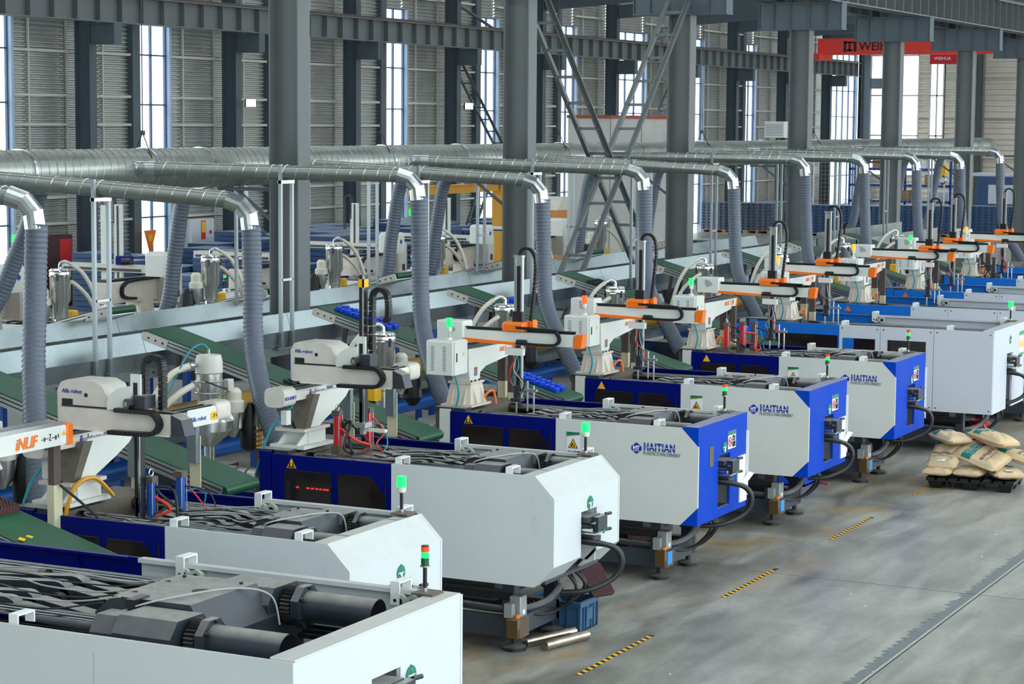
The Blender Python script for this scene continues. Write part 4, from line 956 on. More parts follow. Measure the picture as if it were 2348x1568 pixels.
def inlif(label, cx, xt, ya, lamp, arm_top=3.47, arm_bot=1.86, zo=0.0, loc_dx=-0.35):
    t = thing('takeout_robot', label, 'robot', (cx+loc_dx, 11.45, zo), group='white and orange take-out robots')
    MB().box(-0.24, 0.24, -0.2, 0.2, 1.765, 1.79).build('base_plate', 'robot_cream', t)
    p = MB()
    b_, u_ = (0.19, 0.16, 1.79), (0.145, 0.13, 2.02)
    p.add([(sx*q[0], sy*q[1], q[2]) for q in (b_, u_) for sx, sy in ((-1,-1),(1,-1),(1,1),(-1,1))], [(0,3,2,1),(4,5,6,7),(0,1,5,4),(1,2,6,5),(2,3,7,6),(3,0,4,7)])
    ped = p.build('pedestal', 'robot_cream', t)
    for sx in (-0.09, 0.09): MB().prism([(-0.2, 1.79), (-0.16, 1.79), (-0.13, 2.0)], 'x', sx-0.006, sx+0.006).build('rib', 'robot_cream', ped)
    for sy in (-0.08, 0.08): MB().prism([(-0.23, 1.79), (-0.18, 1.79), (-0.145, 2.0)], 'y', sy-0.006, sy+0.006).build('rib', 'robot_cream', ped)
    MB().box(-0.165, 0.165, -0.15, 0.15, 2.02, 2.045).build('flange', 'robot_cream', t)
    for sx in (-0.14, -0.05, 0.05, 0.14): MB().cyl((sx, -0.14, 2.045), (sx, -0.14, 2.065), 0.012, 6).build('bolt', 'black', t)
    c = MB().prism([(-0.12, 2.045), (0.12, 2.045), (0.13, 2.13), (0.27, 2.19), (0.98, 2.27), (1.1, 2.30), (1.12, 2.41), (-0.16, 2.42), (-0.15, 2.2)], 'y', -0.11, 0.11).build('column_arm', 'robot_white', t)
    MB().prism([(-0.02, 2.1), (0.06, 2.1), (0.06, 2.2), (-0.02, 2.2)], 'y', -0.113, -0.11).build('type_plate', 'logo_grey', c)
    MB().prism([(-0.02, 2.18), (0.06, 2.18), (0.06, 2.2), (-0.02, 2.2)], 'y', -0.114, -0.113).build('plate_header', 'text_red', c)
    text('robot_brand', 'iNLIF 工业', 0.085, 'orange', c, (0.62, -0.113, 2.325), '-y', shear=0.2)
    MB().box(1.12, 1.15, -0.11, 0.11, 2.3, 2.425).build('arm_end_cap', 'orange', t)
    for y_ in (-0.08, 0.05): MB().box(-0.14, 1.1, y_, y_+0.035, 2.42, 2.455).build('traverse_rail', 'mech_black', t)
    # control box hung on the near end
    bx = MB().bbox(-0.5, -0.17, -0.1, 0.26, 2.15, 2.54, 0.02).build('control_box', 'robot_white', t)
    MB().box(-0.49, -0.18, -0.106, -0.1, 2.16, 2.53).build('box_door', 'robot_white', bx)
    MB().box(-0.45, -0.43, -0.112, -0.106, 2.3, 2.4).build('door_handle', 'black', bx)
    for c_ in (0.02, 0.17):
        v = MB()
        for i in range(12): v.box(-0.503, -0.5, c_-0.02, c_+0.02, 2.2+i*0.024, 2.208+i*0.024)
        v.build('vent_slots', 'logo_grey', bx)
    MB().prism([(-0.3, 2.36), (-0.25, 2.36), (-0.275, 2.41)], 'y', -0.109, -0.106).build('caution_sticker', 'yellow', bx)
    beacon(t, -0.38, 0.02, 2.54, lamp)
    # crosswise beam
    y1, y0 = -1.3+0.0, 0.1
    cb = MB().box(xt-0.05, xt+0.05, y1, y0, 2.48, 2.62).build('cross_beam', 'robot_white', t)
    MB().prism([(y1+0.28, 2.465), (y1+0.28, 2.485), (y0+0.1, 2.53), (y0+0.1, 2.485)], 'x', xt-0.075, xt-0.05).build('beam_trim', 'orange', cb)
    MB().prism(rrect(-0.74, -0.6, 2.5, 2.54, 0.019), 'x', xt-0.085, xt-0.075).build('beam_badge', 'mech', cb)
    MB().prism([(y1, 2.47), (y1-0.03, 2.625), (y1-0.12, 2.625), (y1-0.1, 2.47)], 'x', xt-0.06, xt+0.06).build('beam_end_cap', 'orange', cb)
    MB().box(xt+0.0, xt+0.02, y1, y0, 2.62, 2.64).build('guide_rail', 'mech_black', cb)
    MB().cyl((xt-0.02, y1-0.02, 2.65), (xt-0.02, y0, 2.65), 0.009, 8).build('drive_shaft', 'mech_black', cb)
    hs = MB().bbox(xt-0.08, xt+0.16, y0-0.02, y0+0.33, 2.49, 2.715, 0.015).build('drive_housing', 'robot_white', t)
    for r_ in (0.035, 0.055, 0.075, 0.095, 0.115):
        MB().tube([(xt-0.083, y0+0.19-r_*math.sin(R(a)), 2.56+r_*math.cos(R(a))) for a in range(-5, 75, 8)], 0.004, 5).build('grille_arc', 'logo_grey', hs)
    # carriage and vertical arm
    yc = ya
    cr = MB().bbox(xt-0.09, xt+0.1, yc-0.12, yc+0.17, 2.63, 2.735, 0.03).build('carriage', 'orange', t)
    MB().bbox(xt+0.02, xt+0.12, yc-0.2, yc-0.12, 2.62, 2.76, 0.02).build('carriage_wing', 'orange', cr)
    MB().box(xt-0.12, xt-0.05, yc-0.12, yc+0.1, 2.36, 2.44).build('lower_bracket', 'robot_white', cr)
    va = MB().box(xt-0.0, xt+0.05, yc-0.05, yc-0.035, arm_bot, arm_top).box(xt, xt+0.05, yc+0.035, yc+0.05, arm_bot, arm_top).box(xt+0.02, xt+0.03, yc-0.04, yc+0.04, arm_bot, arm_top).build('vertical_arm', 'alu', t)
    MB().box(xt-0.005, xt+0.018, yc-0.015, yc+0.015, arm_bot+0.1, arm_top-0.1).build('arm_belt', 'black', va)
    MB().box(xt-0.02, xt+0.06, yc-0.06, yc+0.06, 2.735, 2.85).build('arm_guide', 'mech_black', va)
    MB().box(xt-0.02, xt+0.06, yc-0.055, yc+0.055, arm_top, arm_top+0.02).build('arm_cap', 'alu', va)
    chain(t, [(xt+0.03, yc+0.0, arm_top), (xt+0.03, yc-0.04, arm_top+0.09), (xt+0.03, yc-0.15, arm_top+0.08), (xt+0.03, yc-0.21, arm_top-0.08), (xt+0.03, yc-0.18, 3.0), (xt+0.03, yc-0.15, 2.75)], 0.05, 0.03)
    chain(t, [(xt-0.07, yc-0.02, 2.675), (xt-0.07, yc-0.35, 2.665), (xt-0.07, min(yc-0.5, -0.98), 2.66), (xt-0.07, -1.1, 2.64), (xt-0.07, -1.14, 2.57), (xt-0.07, -1.1, 2.505), (xt-0.07, -0.95, 2.49), (xt-0.07, -0.6, 2.495)], 0.06, 0.028)
    # gripper with valves and tubes
    g = MB().box(xt-0.05, xt+0.07, yc-0.06, yc+0.06, arm_bot-0.04, arm_bot).box(xt-0.03, xt+0.05, yc-0.03, yc+0.03, arm_bot+0.0, arm_bot+0.14).build('gripper', 'mech', t)
    for dy, dz in ((-0.12, 0.1), (-0.2, 0.05), (0.02, -0.02)): MB().cyl((xt+0.02, yc+dy, arm_bot+dz-0.25), (xt+0.02, yc+dy, arm_bot+dz+0.1), 0.012, 8).build('finger_rod', 'alu', g)
    MB().box(xt+0.0, xt+0.04, yc-0.24, yc+0.04, arm_bot+0.08, arm_bot+0.11).build('finger_bar', 'alu', g)
    rw = random.Random(int(cx*3))
    for i in range(4):
        MB().tube(smooth_path([(xt, yc, 2.36), (xt-0.08+rw.uniform(-.05, .05), yc+rw.uniform(-.1, .1), 2.2), (xt-0.02, yc+rw.uniform(-.12, .1), 2.05), (xt, yc-0.05, arm_bot+0.05)], 5), 0.007, 6).build('air_tube', ('cable_grey', 'teal_cable', 'red_cable', 'black')[i], g)
    # stop posts under the far end of the arm
    for x_, y_, L_ in ((1.02, 0.05, 0.0), (0.95, -0.12, 0.12)):
        s_ = MB().box(x_-0.03, x_+0.03, y_-0.05, y_+0.05, 1.92-L_, 2.3).build('stop_post', 'brown_post', t)
        MB().box(x_-0.035, x_+0.025, y_-0.055, y_+0.045, 1.45-L_, 1.93-L_).build('post_cover', 'cream_post', s_)
    MB().tube(smooth_path([(-0.3, 0.0, 2.15), (-0.28, -0.05, 1.9), (-0.25, 0.1, 1.5)], 6), 0.012, 6).build('power_cable', 'teal_cable', t)
    MB().tube(smooth_path([(0.1, -0.14, 1.78), (0.16, -0.2, 1.9), (0.26, -0.22, 1.9), (0.28, -0.24, 1.76)], 6), 0.016, 8).build('robot_cable', 'orange_cable', t)
    return t
RB = {}
inf = {4: (0.15, -0.58, 'lens_green', 'green beacon lit'), 5: (0.15, -0.52, 'lens_red', 'red beacon lit'), 6: (0.95, -0.72, 'lens_green', 'run out to the side'),
       7: (0.2, -0.6, 'lens_orange', 'standing on the first sky blue machine'), 8: (0.95, -0.95, 'lens_orange', 'on the second sky blue machine'), 9: (0.25, -0.62, 'lens_green', 'on the third sky blue machine'), 10: (0.2, -0.6, 'lens_orange', 'on the fourth sky blue machine')}
where = {4: 'over machine badge 4', 5: 'over machine badge 5', 6: 'over the last blue-fronted machine'}
for k in (4, 5, 6, 7, 8, 9, 10):
    xt, ya, lp, tx = inf[k]
    cx = mcx(k) if k < 7 else 33.2+PITCH*(k-7)+(0.25 if k == 8 else 0.1 if k == 9 else 0.5 if k == 10 else 0)
    lb = 'white and orange take-out robot %s, %s' % (where[k], tx) if k in where else 'white and orange take-out robot %s' % tx
    RB[k] = inlif(lb, cx, xt, ya, lp, zo=0.0 if k < 7 else 0.13)
# robot on machine 1: only its long arm and beacon reach into the picture
t = thing('takeout_robot', 'white robot arm with orange end cap entering from the left edge', 'robot', (11.1, 11.2, 0), group='white and orange take-out robots')
MB().box(-0.3, 0.3, -0.2, 0.2, 1.88, 1.91).build('base_plate', 'robot_cream', t)
MB().bbox(-0.18, 0.18, -0.16, 0.16, 1.91, 2.34, 0.02).build('pedestal', 'robot_cream', t)
c = MB().bbox(-0.3, 3.02, -0.1, 0.1, 2.34, 2.5, 0.012).build('traverse_arm', 'robot_white', t)
MB().bbox(3.02, 3.1, -0.105, 0.105, 2.33, 2.505, 0.01).build('arm_end_cap', 'orange', t)
for y_ in (-0.075, 0.0, 0.06): MB().box(-0.2, 3.0, y_, y_+0.03, 2.5, 2.53).build('traverse_rail', 'alu', t)
text('robot_brand', 'iNLIF', 0.13, 'orange', c, (2.36, -0.104, 2.37), '-y', shear=0.25, bold=0.003, width=0.28)
text('axis_mark', '- o— Z —o +', 0.08, 'text_black', c, (2.69, -0.104, 2.395), '-y', width=0.22)
st = MB().box(2.94, 3.0, -0.104, -0.1, 2.36, 2.48).build('caution_label', 'paper', c); MB().prism([(2.945, 2.42), (2.995, 2.42), (2.97, 2.47)], 'y', -0.107, -0.104).build('triangle', 'yellow', st)
bx = MB().bbox(1.55, 1.78, -0.4, -0.16, 1.95, 2.2, 0.02).build('beacon_box', 'orange', t); MB().box(1.58, 1.75, -0.404, -0.4, 1.97, 2.18).build('lens', 'lens_green', bx); MB().box(1.781, 1.785, -0.38, -0.18, 1.97, 2.18).build('lens', 'lens_white', bx)
s_ = MB().box(2.93, 3.02, -0.03, 0.03, 2.0, 2.34).build('stop_post', 'brown_post', t); MB().box(2.92, 3.03, -0.035, 0.035, 1.15, 2.0).build('post_cover', 'cream_post', s_)
MB().tube(smooth_path([(2.98, -0.05, 2.0), (3.05, -0.3, 1.8), (3.15, -0.6, 1.5), (3.3, -0.9, 1.3)], 8), 0.012, 8).build('power_cable', 'black_rubber', t)

def alfa(label, cx, up_):
    t = thing('takeout_robot', label, 'robot', (cx-0.25, 11.42, 0), group='cream take-out robots')
    MB().box(-0.3, 0.26, -0.2, 0.2, 1.765, 1.8).build('base_plate', 'robot_white', t)
    MB().box(-0.12, 0.2, -0.14, 0.14, 1.8, 1.93).prism([(-0.3, 1.8), (-0.12, 1.8), (-0.12, 1.93)], 'y', -0.12, -0.1).prism([(-0.3, 1.8), (-0.12, 1.8), (-0.12, 1.93)], 'y', 0.1, 0.12).build('foot_block', 'robot_white', t)
    MB().box(-0.25, 0.24, -0.17, 0.17, 1.93, 1.96).build('foot_flange', 'alfa_white', t)
    MB().prism([(-0.14, 1.96), (0.1, 1.96), (0.42, 2.1), (0.62, 2.2), (0.72, 2.3), (0.04, 2.3)], 'y', -0.13, 0.13).build('column', 'robot_white', t)
    MB().prism([(-0.2, 1.96), (-0.1, 1.96), (0.08, 2.28), (-0.04, 2.28)], 'y', -0.15, 0.12).build('column_rib', 'platen', t)
    tr = MB().bbox(-0.3, 2.05, -0.07, 0.09, 2.24, 2.34, 0.02).build('traverse_beam', 'alfa_white', t)
    text('series_text', 'Redstorm-900i', 0.1, 'logo_blue', tr, (0.0, -0.073, 2.26), '-y', shear=0.2, sx=0.75)
    for sx, lab in ((-0.42, 'a'), (2.1, 'b')):
        e_ = MB().prism(rrect(-0.11, 0.12, 2.2, 2.39, 0.06), 'x', sx-0.1, sx+0.12).build('traverse_end', 'alfa_white', t)
        if lab == 'a': text('robot_brand', 'ALFA ROBOT', 0.05, 'logo_blue', e_, (-0.51, -0.112, 2.27), '-y', sx=0.7)
    o = MB().bbox(1.55, 2.05, -0.1, -0.07, 2.2, 2.36, 0.02).build('end_plate', 'robot_white', t)
    text('robot_brand', 'Alfa robot', 0.06, 'logo_blue', o, (1.58, -0.102, 2.25), '-y', shear=0.15); MB().prism([(1.9, 2.25), (1.93, 2.23), (2.0, 2.23), (2.03, 2.25), (2.03, 2.29), (2.0, 2.31), (1.93, 2.31), (1.9, 2.29)], 'y', -0.104, -0.1).build('axis_sticker', 'yellow', o); text('axis_mark', '-Y+', 0.06, 'text_black', o, (1.92, -0.105, 2.25), '-y')
    for y_ in (-0.05, 0.04): MB().box(-0.3, 2.0, y_, y_+0.03, 2.34, 2.365).build('traverse_rail', 'mech_black', t)
    xt = -0.05
    cb = MB().box(xt-0.07, xt+0.07, -1.1, 0.05, 2.42, 2.585).build('cross_beam', 'alfa_white', t)
    MB().prism([(-1.1, 2.41), (-1.1, 2.59), (-1.2, 2.55), (-1.24, 2.42)], 'x', xt-0.075, xt+0.075).build('beam_end_cap', 'mech', cb)
    MB().box(xt-0.09, xt-0.06, -1.08, -0.05, 2.405, 2.42).build('beam_tray', 'robot_white', cb)
    MB().box(xt-0.03, xt+0.05, -1.1, 0.05, 2.585, 2.6).build('guide_rail', 'mech_black', cb)
    hs = MB().prism([(0.1, 2.42), (0.1, 2.72), (0.06, 2.79), (0.0, 2.81), (-0.28, 2.81), (-0.37, 2.77), (-0.42, 2.68), (-0.43, 2.6), (-0.02, 2.6), (-0.02, 2.42)], 'x', xt-0.02, xt+0.3).build('drive_housing', 'alfa_white', t, ang=50)
    text('robot_brand', 'Alfa robot', 0.05, 'logo_blue', hs, (xt-0.022, 0.05, 2.7), '-x')
    MB().cyl((xt-0.024, -0.2, 2.69), (xt-0.02, -0.2, 2.69), 0.018, 12).box(xt-0.023, xt-0.02, -0.06, 0.05, 2.6, 2.65).build('housing_port', 'black', hs)
    yc = -0.72
    fin = [(yc+0.26, 2.59), (yc+0.26, 2.66), (yc+0.22, 2.73), (yc+0.14, 2.78), (yc+0.02, 2.8), (yc+0.02, 2.62), (yc+0.1, 2.6)]
    MB().prism(fin, 'x', xt-0.08, xt+0.08).build('carriage_cover', 'robot_white', t, ang=50)
    mo = MB().cyl((xt-0.14, yc+0.02, 2.66), (xt-0.02, yc-0.02, 2.66), 0.045, 14).build('motor', 'mech_black', t); MB().box(xt-0.1, xt+0.05, yc-0.14, yc-0.02, 2.62, 2.73).build('gearbox', 'mech', mo); MB().cyl((xt-0.144, yc+0.02, 2.66), (xt-0.14, yc+0.02, 2.66), 0.022, 12).build('shaft_cap', 'chrome', mo)
    z0, z1 = (2.05, 3.5) if up_ else (1.66, 2.86)
    va = MB().box(xt-0.02, xt+0.05, yc-0.03, yc+0.03, z0, z1).build('vertical_arm', 'mech_black', t)
    MB().box(xt-0.03, xt-0.02, yc-0.03, yc-0.01, z0, z1).build('arm_rail', 'chrome', va)
    MB().box(xt-0.05, xt-0.03, yc-0.06, yc+0.04, 2.62, 2.9).build('arm_face', 'robot_white', va); MB().box(xt-0.054, xt-0.05, yc-0.03, yc+0.01, 2.72, 2.83).build('arm_window', 'black', va)
    if up_: MB().box(xt-0.03, xt+0.05, yc-0.035, yc+0.035, 3.38, 3.46).build('arm_stop', 'yellow', va)
    if up_: ch = [(xt+0.05, yc-0.08, 2.65), (xt+0.05, yc-0.08, 3.2), (xt+0.05, yc-0.1, 3.33), (xt+0.05, yc-0.18, 3.36), (xt+0.05, yc-0.25, 3.3), (xt+0.05, yc-0.26, 3.1), (xt+0.05, yc-0.22, 3.05)]
    else: ch = [(xt+0.08, yc-0.02, 2.65), (xt+0.08, yc-0.02, 2.95), (xt+0.08, yc-0.06, 3.02), (xt+0.08, yc-0.14, 3.03), (xt+0.08, yc-0.19, 2.96), (xt+0.08, yc-0.19, 2.6)]
    chain(t, ch, 0.07, 0.045)
    chain(t, [(xt-0.1, yc+0.15, 2.6), (xt-0.1, -0.85, 2.6), (xt-0.1, -0.95, 2.59), (xt-0.1, -1.01, 2.51), (xt-0.1, -0.95, 2.43), (xt-0.1, -0.8, 2.415), (xt-0.1, -0.5, 2.41)], 0.08, 0.035)
    for x_ in (0.85, 1.75):
        s_ = MB().box(x_-0.03, x_+0.03, -0.06, 0.04, 1.85, 2.24).build('stop_post', 'galv', t); MB().box(x_+0.03, x_+0.04, -0.07, 0.05, 1.62, 2.1).build('post_cover', 'cream_post', s_)
    MB().tube(smooth_path([(-0.35, -0.1, 2.2), (-0.43, 0.1, 1.98), (-0.44, 0.28, 1.5)], 6), 0.012, 6).build('air_tube', 'teal_cable', t)
    MB().bbox(-0.42, -0.34, -0.08, 0.0, 2.02, 2.16, 0.01).build('air_filter', 'robot_white', t)
    MB().tube(smooth_path([(-0.25, 0.0, 2.2), (-0.28, -0.05, 2.05), (-0.22, -0.05, 1.95)], 6), 0.015, 6).build('power_cable', 'black_rubber', t)
    if not up_: MB().tube(smooth_path([(-0.35, -0.15, 1.6), (-0.25, -0.2, 1.92), (0.0, -0.22, 1.98), (0.22, -0.25, 1.8)], 8), 0.02, 8).build('feed_hose', 'amber_hose', t)
    g = MB().box(xt-0.06, xt+0.08, yc-0.06, yc+0.06, z0-0.05, z0).box(xt-0.02, xt+0.04, yc-0.02, yc+0.02, z0-0.12, z0+0.2).build('gripper', 'alu', t)
    MB().box(xt, xt+0.05, yc-0.25, yc+0.03, z0-0.09, z0-0.06).build('gripper_bar', 'hose_cream', g)
    return t
RB[2] = alfa('cream rounded take-out robot on machine badge 2, arm lowered', mcx(2), False)
RB[3] = alfa('cream rounded take-out robot on machine badge 3, arm raised high', mcx(3), True)

# core-pull cylinders and hoses standing on the moulds
def mould_gear(label, x, y, z, kinds):
    t = thing('mould_cylinders', label, 'mould gear', (x, y, z))
    MB().box(-0.22, 0.22, -0.3, 0.3, -0.35, -0.02).build('mould', 'platen', t)
    for i, (dx, dy, m_) in enumerate(kinds):
        c = MB().box(dx-0.045, dx+0.045, dy-0.045, dy+0.045, -0.02, 0.06).build('clevis', 'platen', t)
        MB().cyl((dx, dy, 0.06), (dx, dy, 0.36), 0.04, 12).build('cylinder', m_, t)
        MB().box(dx-0.042, dx+0.042, dy-0.042, dy+0.042, 0.36, 0.41).build('cylinder_head', 'platen', t)
        for q in ((-1, -1), (1, 1), (1, -1)): MB().cyl((dx+q[0]*0.036, dy+q[1]*0.036, 0.06), (dx+q[0]*0.036, dy+q[1]*0.036, 0.38), 0.006, 6).build('tie_rod', 'alu', t)
        if i == 0: MB().tube([(dx+0.03*math.cos(a), dy, 0.44+0.03*math.sin(a)) for a in [k*math.pi/6 for k in range(13)]], 0.007, 6).build('lifting_eye', 'alu', t)
    rw = random.Random(int(x))
    for i in range(7):
        a = kinds[i % len(kinds)]
        pts = [(a[0], a[1], 0.38-0.03*i), (a[0]+rw.uniform(.03, .15), a[1]+rw.uniform(-.25, .0), 0.22+rw.uniform(-.1, .1)), (a[0]+rw.uniform(-.1, .2), a[1]+rw.uniform(-.35, .0), 0.05), (a[0]+rw.uniform(-.1, .1), a[1]-0.2, -0.02)]
        MB().tube(smooth_path(pts, 6), 0.013 if i % 2 == 0 else 0.007, 8).build('oil_hose', ('black_rubber', 'red_cable', 'black_rubber', 'black_rubber', 'red_cable', 'teal_cable', 'black_rubber')[i], t)
    return t
mould_gear('red core-pull cylinders with tangled hoses inside machine badge 3', mcx(3)-0.1, 11.0, 1.72, [(-0.1, 0.05, 'red_cyl'), (0.25, -0.1, 'red_cyl')])
mould_gear('dark blue core-pull cylinders with black hoses inside machine badge 2', mcx(2)-0.05, 10.85, 1.62, [(-0.15, -0.2, 'blue_steel'), (0.2, -0.25, 'blue_steel')])
mould_gear('brown steel posts and red cylinders inside the last navy machine', mcx(6)-0.1, 10.95, 1.72, [(-0.15, 0.15, 'red_cyl'), (0.1, 0.0, 'red_cyl'), (0.3, -0.1, 'brown_post')])
mould_gear('rust brown cylinders inside the fourth sky blue machine', 44.6, 11.2, 1.85, [(-0.2, 0.1, 'brown_post'), (0.3, -0.1, 'brown_post')])

# ================================================================== INCLINED BELT CONVEYORS
def conveyor(label, x, y0, z0, y1, z1, w=0.6, far=False, group='inclined green belt conveyors', loc=None):
    t = thing('belt_conveyor', label, 'conveyor', (x, 0, 0), group=group)
    a = Vector((0, y0, z0)); b = Vector((0, y1, z1)); d = (b-a).normalized(); nrm = Vector((0, -d.z, d.y)); hw = w/2
    if nrm.z < 0: nrm = -nrm
    MB().bar(a, b, w-0.04, 0.03, nrm).build('belt', 'belt', t)
    for q, nm in ((a, 'tail_roller'), (b, 'head_roller')):
        MB().cyl(q+Vector((-hw+0.03, 0, 0))-nrm*0.035, q+Vector((hw-0.03, 0, 0))-nrm*0.035, 0.05, 16).build(nm, 'belt', t)
    ra = 'alu' if not far else 'alu_pink'
    for s_ in (-1, 1):
        o = Vector((s_*(hw-0.01), 0, 0))
        r = MB().bar(a+o-nrm*0.05, b+o-nrm*0.05, 0.03, 0.11, nrm).build('side_rail', ra, t)
        for k in (-0.03, 0.012): MB().bar(a+o-nrm*(0.05+k)+Vector((s_*0.016, 0, 0)), b+o-nrm*(0.05+k)+Vector((s_*0.016, 0, 0)), 0.003, 0.012, nrm).build('groove', 'mech_black', r)
        e_ = b+o+Vector((s_*0.02, 0, 0))
        pl = MB().bar(e_-nrm*0.05-d*0.32, e_-nrm*0.05+d*0.03, 0.015, 0.09, nrm).build('end_plate', 'alfa_white', t)
        for k in (0.06, 0.16, 0.26): MB().cyl(e_-nrm*0.05-d*k, e_-nrm*0.05-d*k+Vector((s_*0.012, 0, 0)), 0.013, 8).build('bolt', 'mech_black', pl)
    MB().bar(a-nrm*0.09, b-nrm*0.09, w-0.06, 0.01, nrm).build('belly_pan', 'alu', t)
    for f, zf in ((0.88, 2.06), (0.25, 0.0)):
        q = a+(b-a)*f
        for s_ in (-1, 1): MB().bar(q+Vector((s_*(hw-0.06), 0, -0.08)), Vector((s_*(hw-0.06), q.y+(0.05 if f > 0.5 else 0), zf)), 0.035, 0.05, (0, 1, 0)).build('leg', 'brown_post' if f > 0.5 else 'blue_steel', t)
    return t
CV = {}
cvl = {1: 'wide green belt conveyor at the lower left, between machine badges 1 and 2', 2: 'empty green belt conveyor between machine badges 2 and 3', 3: 'green belt conveyor between machine badges 3 and 4',
       4: 'green belt conveyor loaded with long bright blue parts', 5: 'green belt conveyor carrying a single blue block near its top', 6: 'green belt conveyor with a black grid near its top',
       7: 'green belt conveyor beside the last navy machine', 8: 'green belt conveyor beside the first sky blue machine', 9: 'green belt conveyor beside the second sky blue machine', 10: 'green belt conveyor beside the third sky blue machine'}
def cvx(k): return mcx(k)+1.88
cv0 = conveyor(cvl[3], cvx(3), 11.15, 1.62, 14.66, 2.585)
CV[3] = cv0
for k in (2, 4, 5, 6, 7, 8, 9, 10):
    CV[k] = copy_tree(cv0, (cvx(k), 0, 0), 0, cvl[k])
CV[1] = copy_tree(cv0, (cvx(1)+0.0, -1.3, -0.02), 0, cvl[1])
# far conveyors, turned round
cvf = conveyor('far inclined conveyor with pale rails beyond the troughs, first from the left', FX[0]-1.8, 11.15, 1.62, 14.9, 2.62, far=True, group='inclined conveyors of the far line')
cvf.rotation_euler = (0, 0, math.pi); cvf.location = (FX[0]-1.8, 31.55, 0)
for k in range(1, 7): copy_tree(cvf, (FX[0]-1.8+3.67*k, 31.55, 0), math.pi, 'far inclined conveyor with pale rails beyond the troughs, %s from the left' % ORD[k])
# goods on the belts
def on_belt(k, f, s_=0.0):
    y = 11.15+(14.66-11.15)*f; z = 1.62+(2.585-1.62)*f; return (cvx(k)+s_, y, z+0.017)
slope = math.atan2(2.585-1.62, 14.66-11.15)
def blue_strip_mesh():
    mb = MB(); rs = random.Random(5)
    mb.box(-0.035, 0.035, -0.42, 0.42, 0.0, 0.02)
    for i in range(12): y = -0.42+0.07*i; mb.box(-0.055, 0.055, y, y+0.04, 0.01, 0.045+0.01*(i % 2))
    return mb.mesh('blue_strip', 'blue_part')
bsm = blue_strip_mesh()
n = 0
for f, dx in ((0.16, -0.07), (0.16, 0.1), (0.5, -0.07), (0.5, 0.1), (0.84, -0.07), (0.84, 0.1)):
    o = bpy.data.objects.new('plastic_strip', bsm); C.objects.link(o); o.location = on_belt(4, f, dx); o.rotation_euler = (slope, 0, 0)
    tag(o, 'bright blue ribbed plastic strip on the loaded belt, %s on the %s side' % ({0.16: 'bottom', 0.5: 'middle', 0.84: 'top'}[f], 'near' if dx < 0 else 'far'), 'plastic part', 'blue strips on the belt')
bb = MB().bbox(-0.11, 0.11, -0.09, 0.09, 0, 0.1, 0.015).box(-0.14, 0.14, -0.03, 0.03, 0.01, 0.05).box(-0.1, 0.1, -0.11, -0.09, 0.03, 0.06).mesh('block', 'blue_part')
for (k, f), lb in {(5, 0.76): 'blue plastic block high on a green belt', (6, 0.16): 'blue plastic block low on the green belt before the navy machine'}.items():
    o = bpy.data.objects.new('plastic_block', bb); C.objects.link(o); o.location = on_belt(k, f, 0.1); o.rotation_euler = (slope, 0, 0.2); tag(o, lb, 'plastic part')
def grid_mesh(name, m, nx, ny, wx, wy, th, bar_):
    mb = MB()
    for i in range(nx+1): x = -wx/2+wx*i/nx; mb.box(x-bar_/2, x+bar_/2, -wy/2, wy/2, 0, th)
    for j in range(ny+1): y = -wy/2+wy*j/ny; mb.box(-wx/2, wx/2, y-bar_/2, y+bar_/2, 0, th)
    return mb.mesh(name, m)
gm = grid_mesh('grid', 'grid_black', 4, 5, 0.42, 0.5, 0.03, 0.03)
for (k, f), lb in {(6, 0.8): 'black plastic grid at the top of the green belt', (3, 0.42): 'black plastic grid on the belt behind the raised cream robot', (7, 0.3): 'black plastic grid low on the belt by the first sky blue machine'}.items():
    o = bpy.data.objects.new('plastic_grid', gm); C.objects.link(o); o.location = on_belt(k, f); o.rotation_euler = (slope, 0, 0); tag(o, lb, 'plastic part')
mg = grid_mesh('tray', 'maroon', 14, 16, 0.5, 0.62, 0.05, 0.016)
p = on_belt(1, 0.4); o = bpy.data.objects.new('plastic_tray', mg); C.objects.link(o); o.location = (p[0]+0.0, p[1]-1.3, p[2]-0.02); o.rotation_euler = (slope, 0, 0); tag(o, 'dark maroon perforated tray riding the lower left belt', 'plastic part')
for i in range(4):
    p = on_belt(1, 0.2, -0.2+0.13*i); o = MB().box(-0.045, 0.045, -0.025, 0.025, 0, 0.004).build('tape_scrap', 'yellow'); o.location = (p[0], p[1]-1.3+0.02*i, p[2]-0.02); o.rotation_euler = (slope, 0, 0.5-0.2*i)
    tag(o, 'yellow hazard tape scrap stuck across the lower left belt', 'tape', 'tape scraps on the belt')
for k, f in ((2, 0.5), (3, 0.72), (1, 0.75)):
    p = on_belt(k, f, -0.33); o = MB().bbox(-0.03, 0.03, -0.04, 0.04, -0.04, 0.05, 0.01).build('stop_button', 'red'); o.location = (p[0], p[1]-(1.3 if k == 1 else 0), p[2]); tag(o, 'small red stop button on the rail of the belt, %s' % {2: 'behind machine badge 2', 3: 'behind the dust collector', 1: 'at the left edge'}[k], 'button')

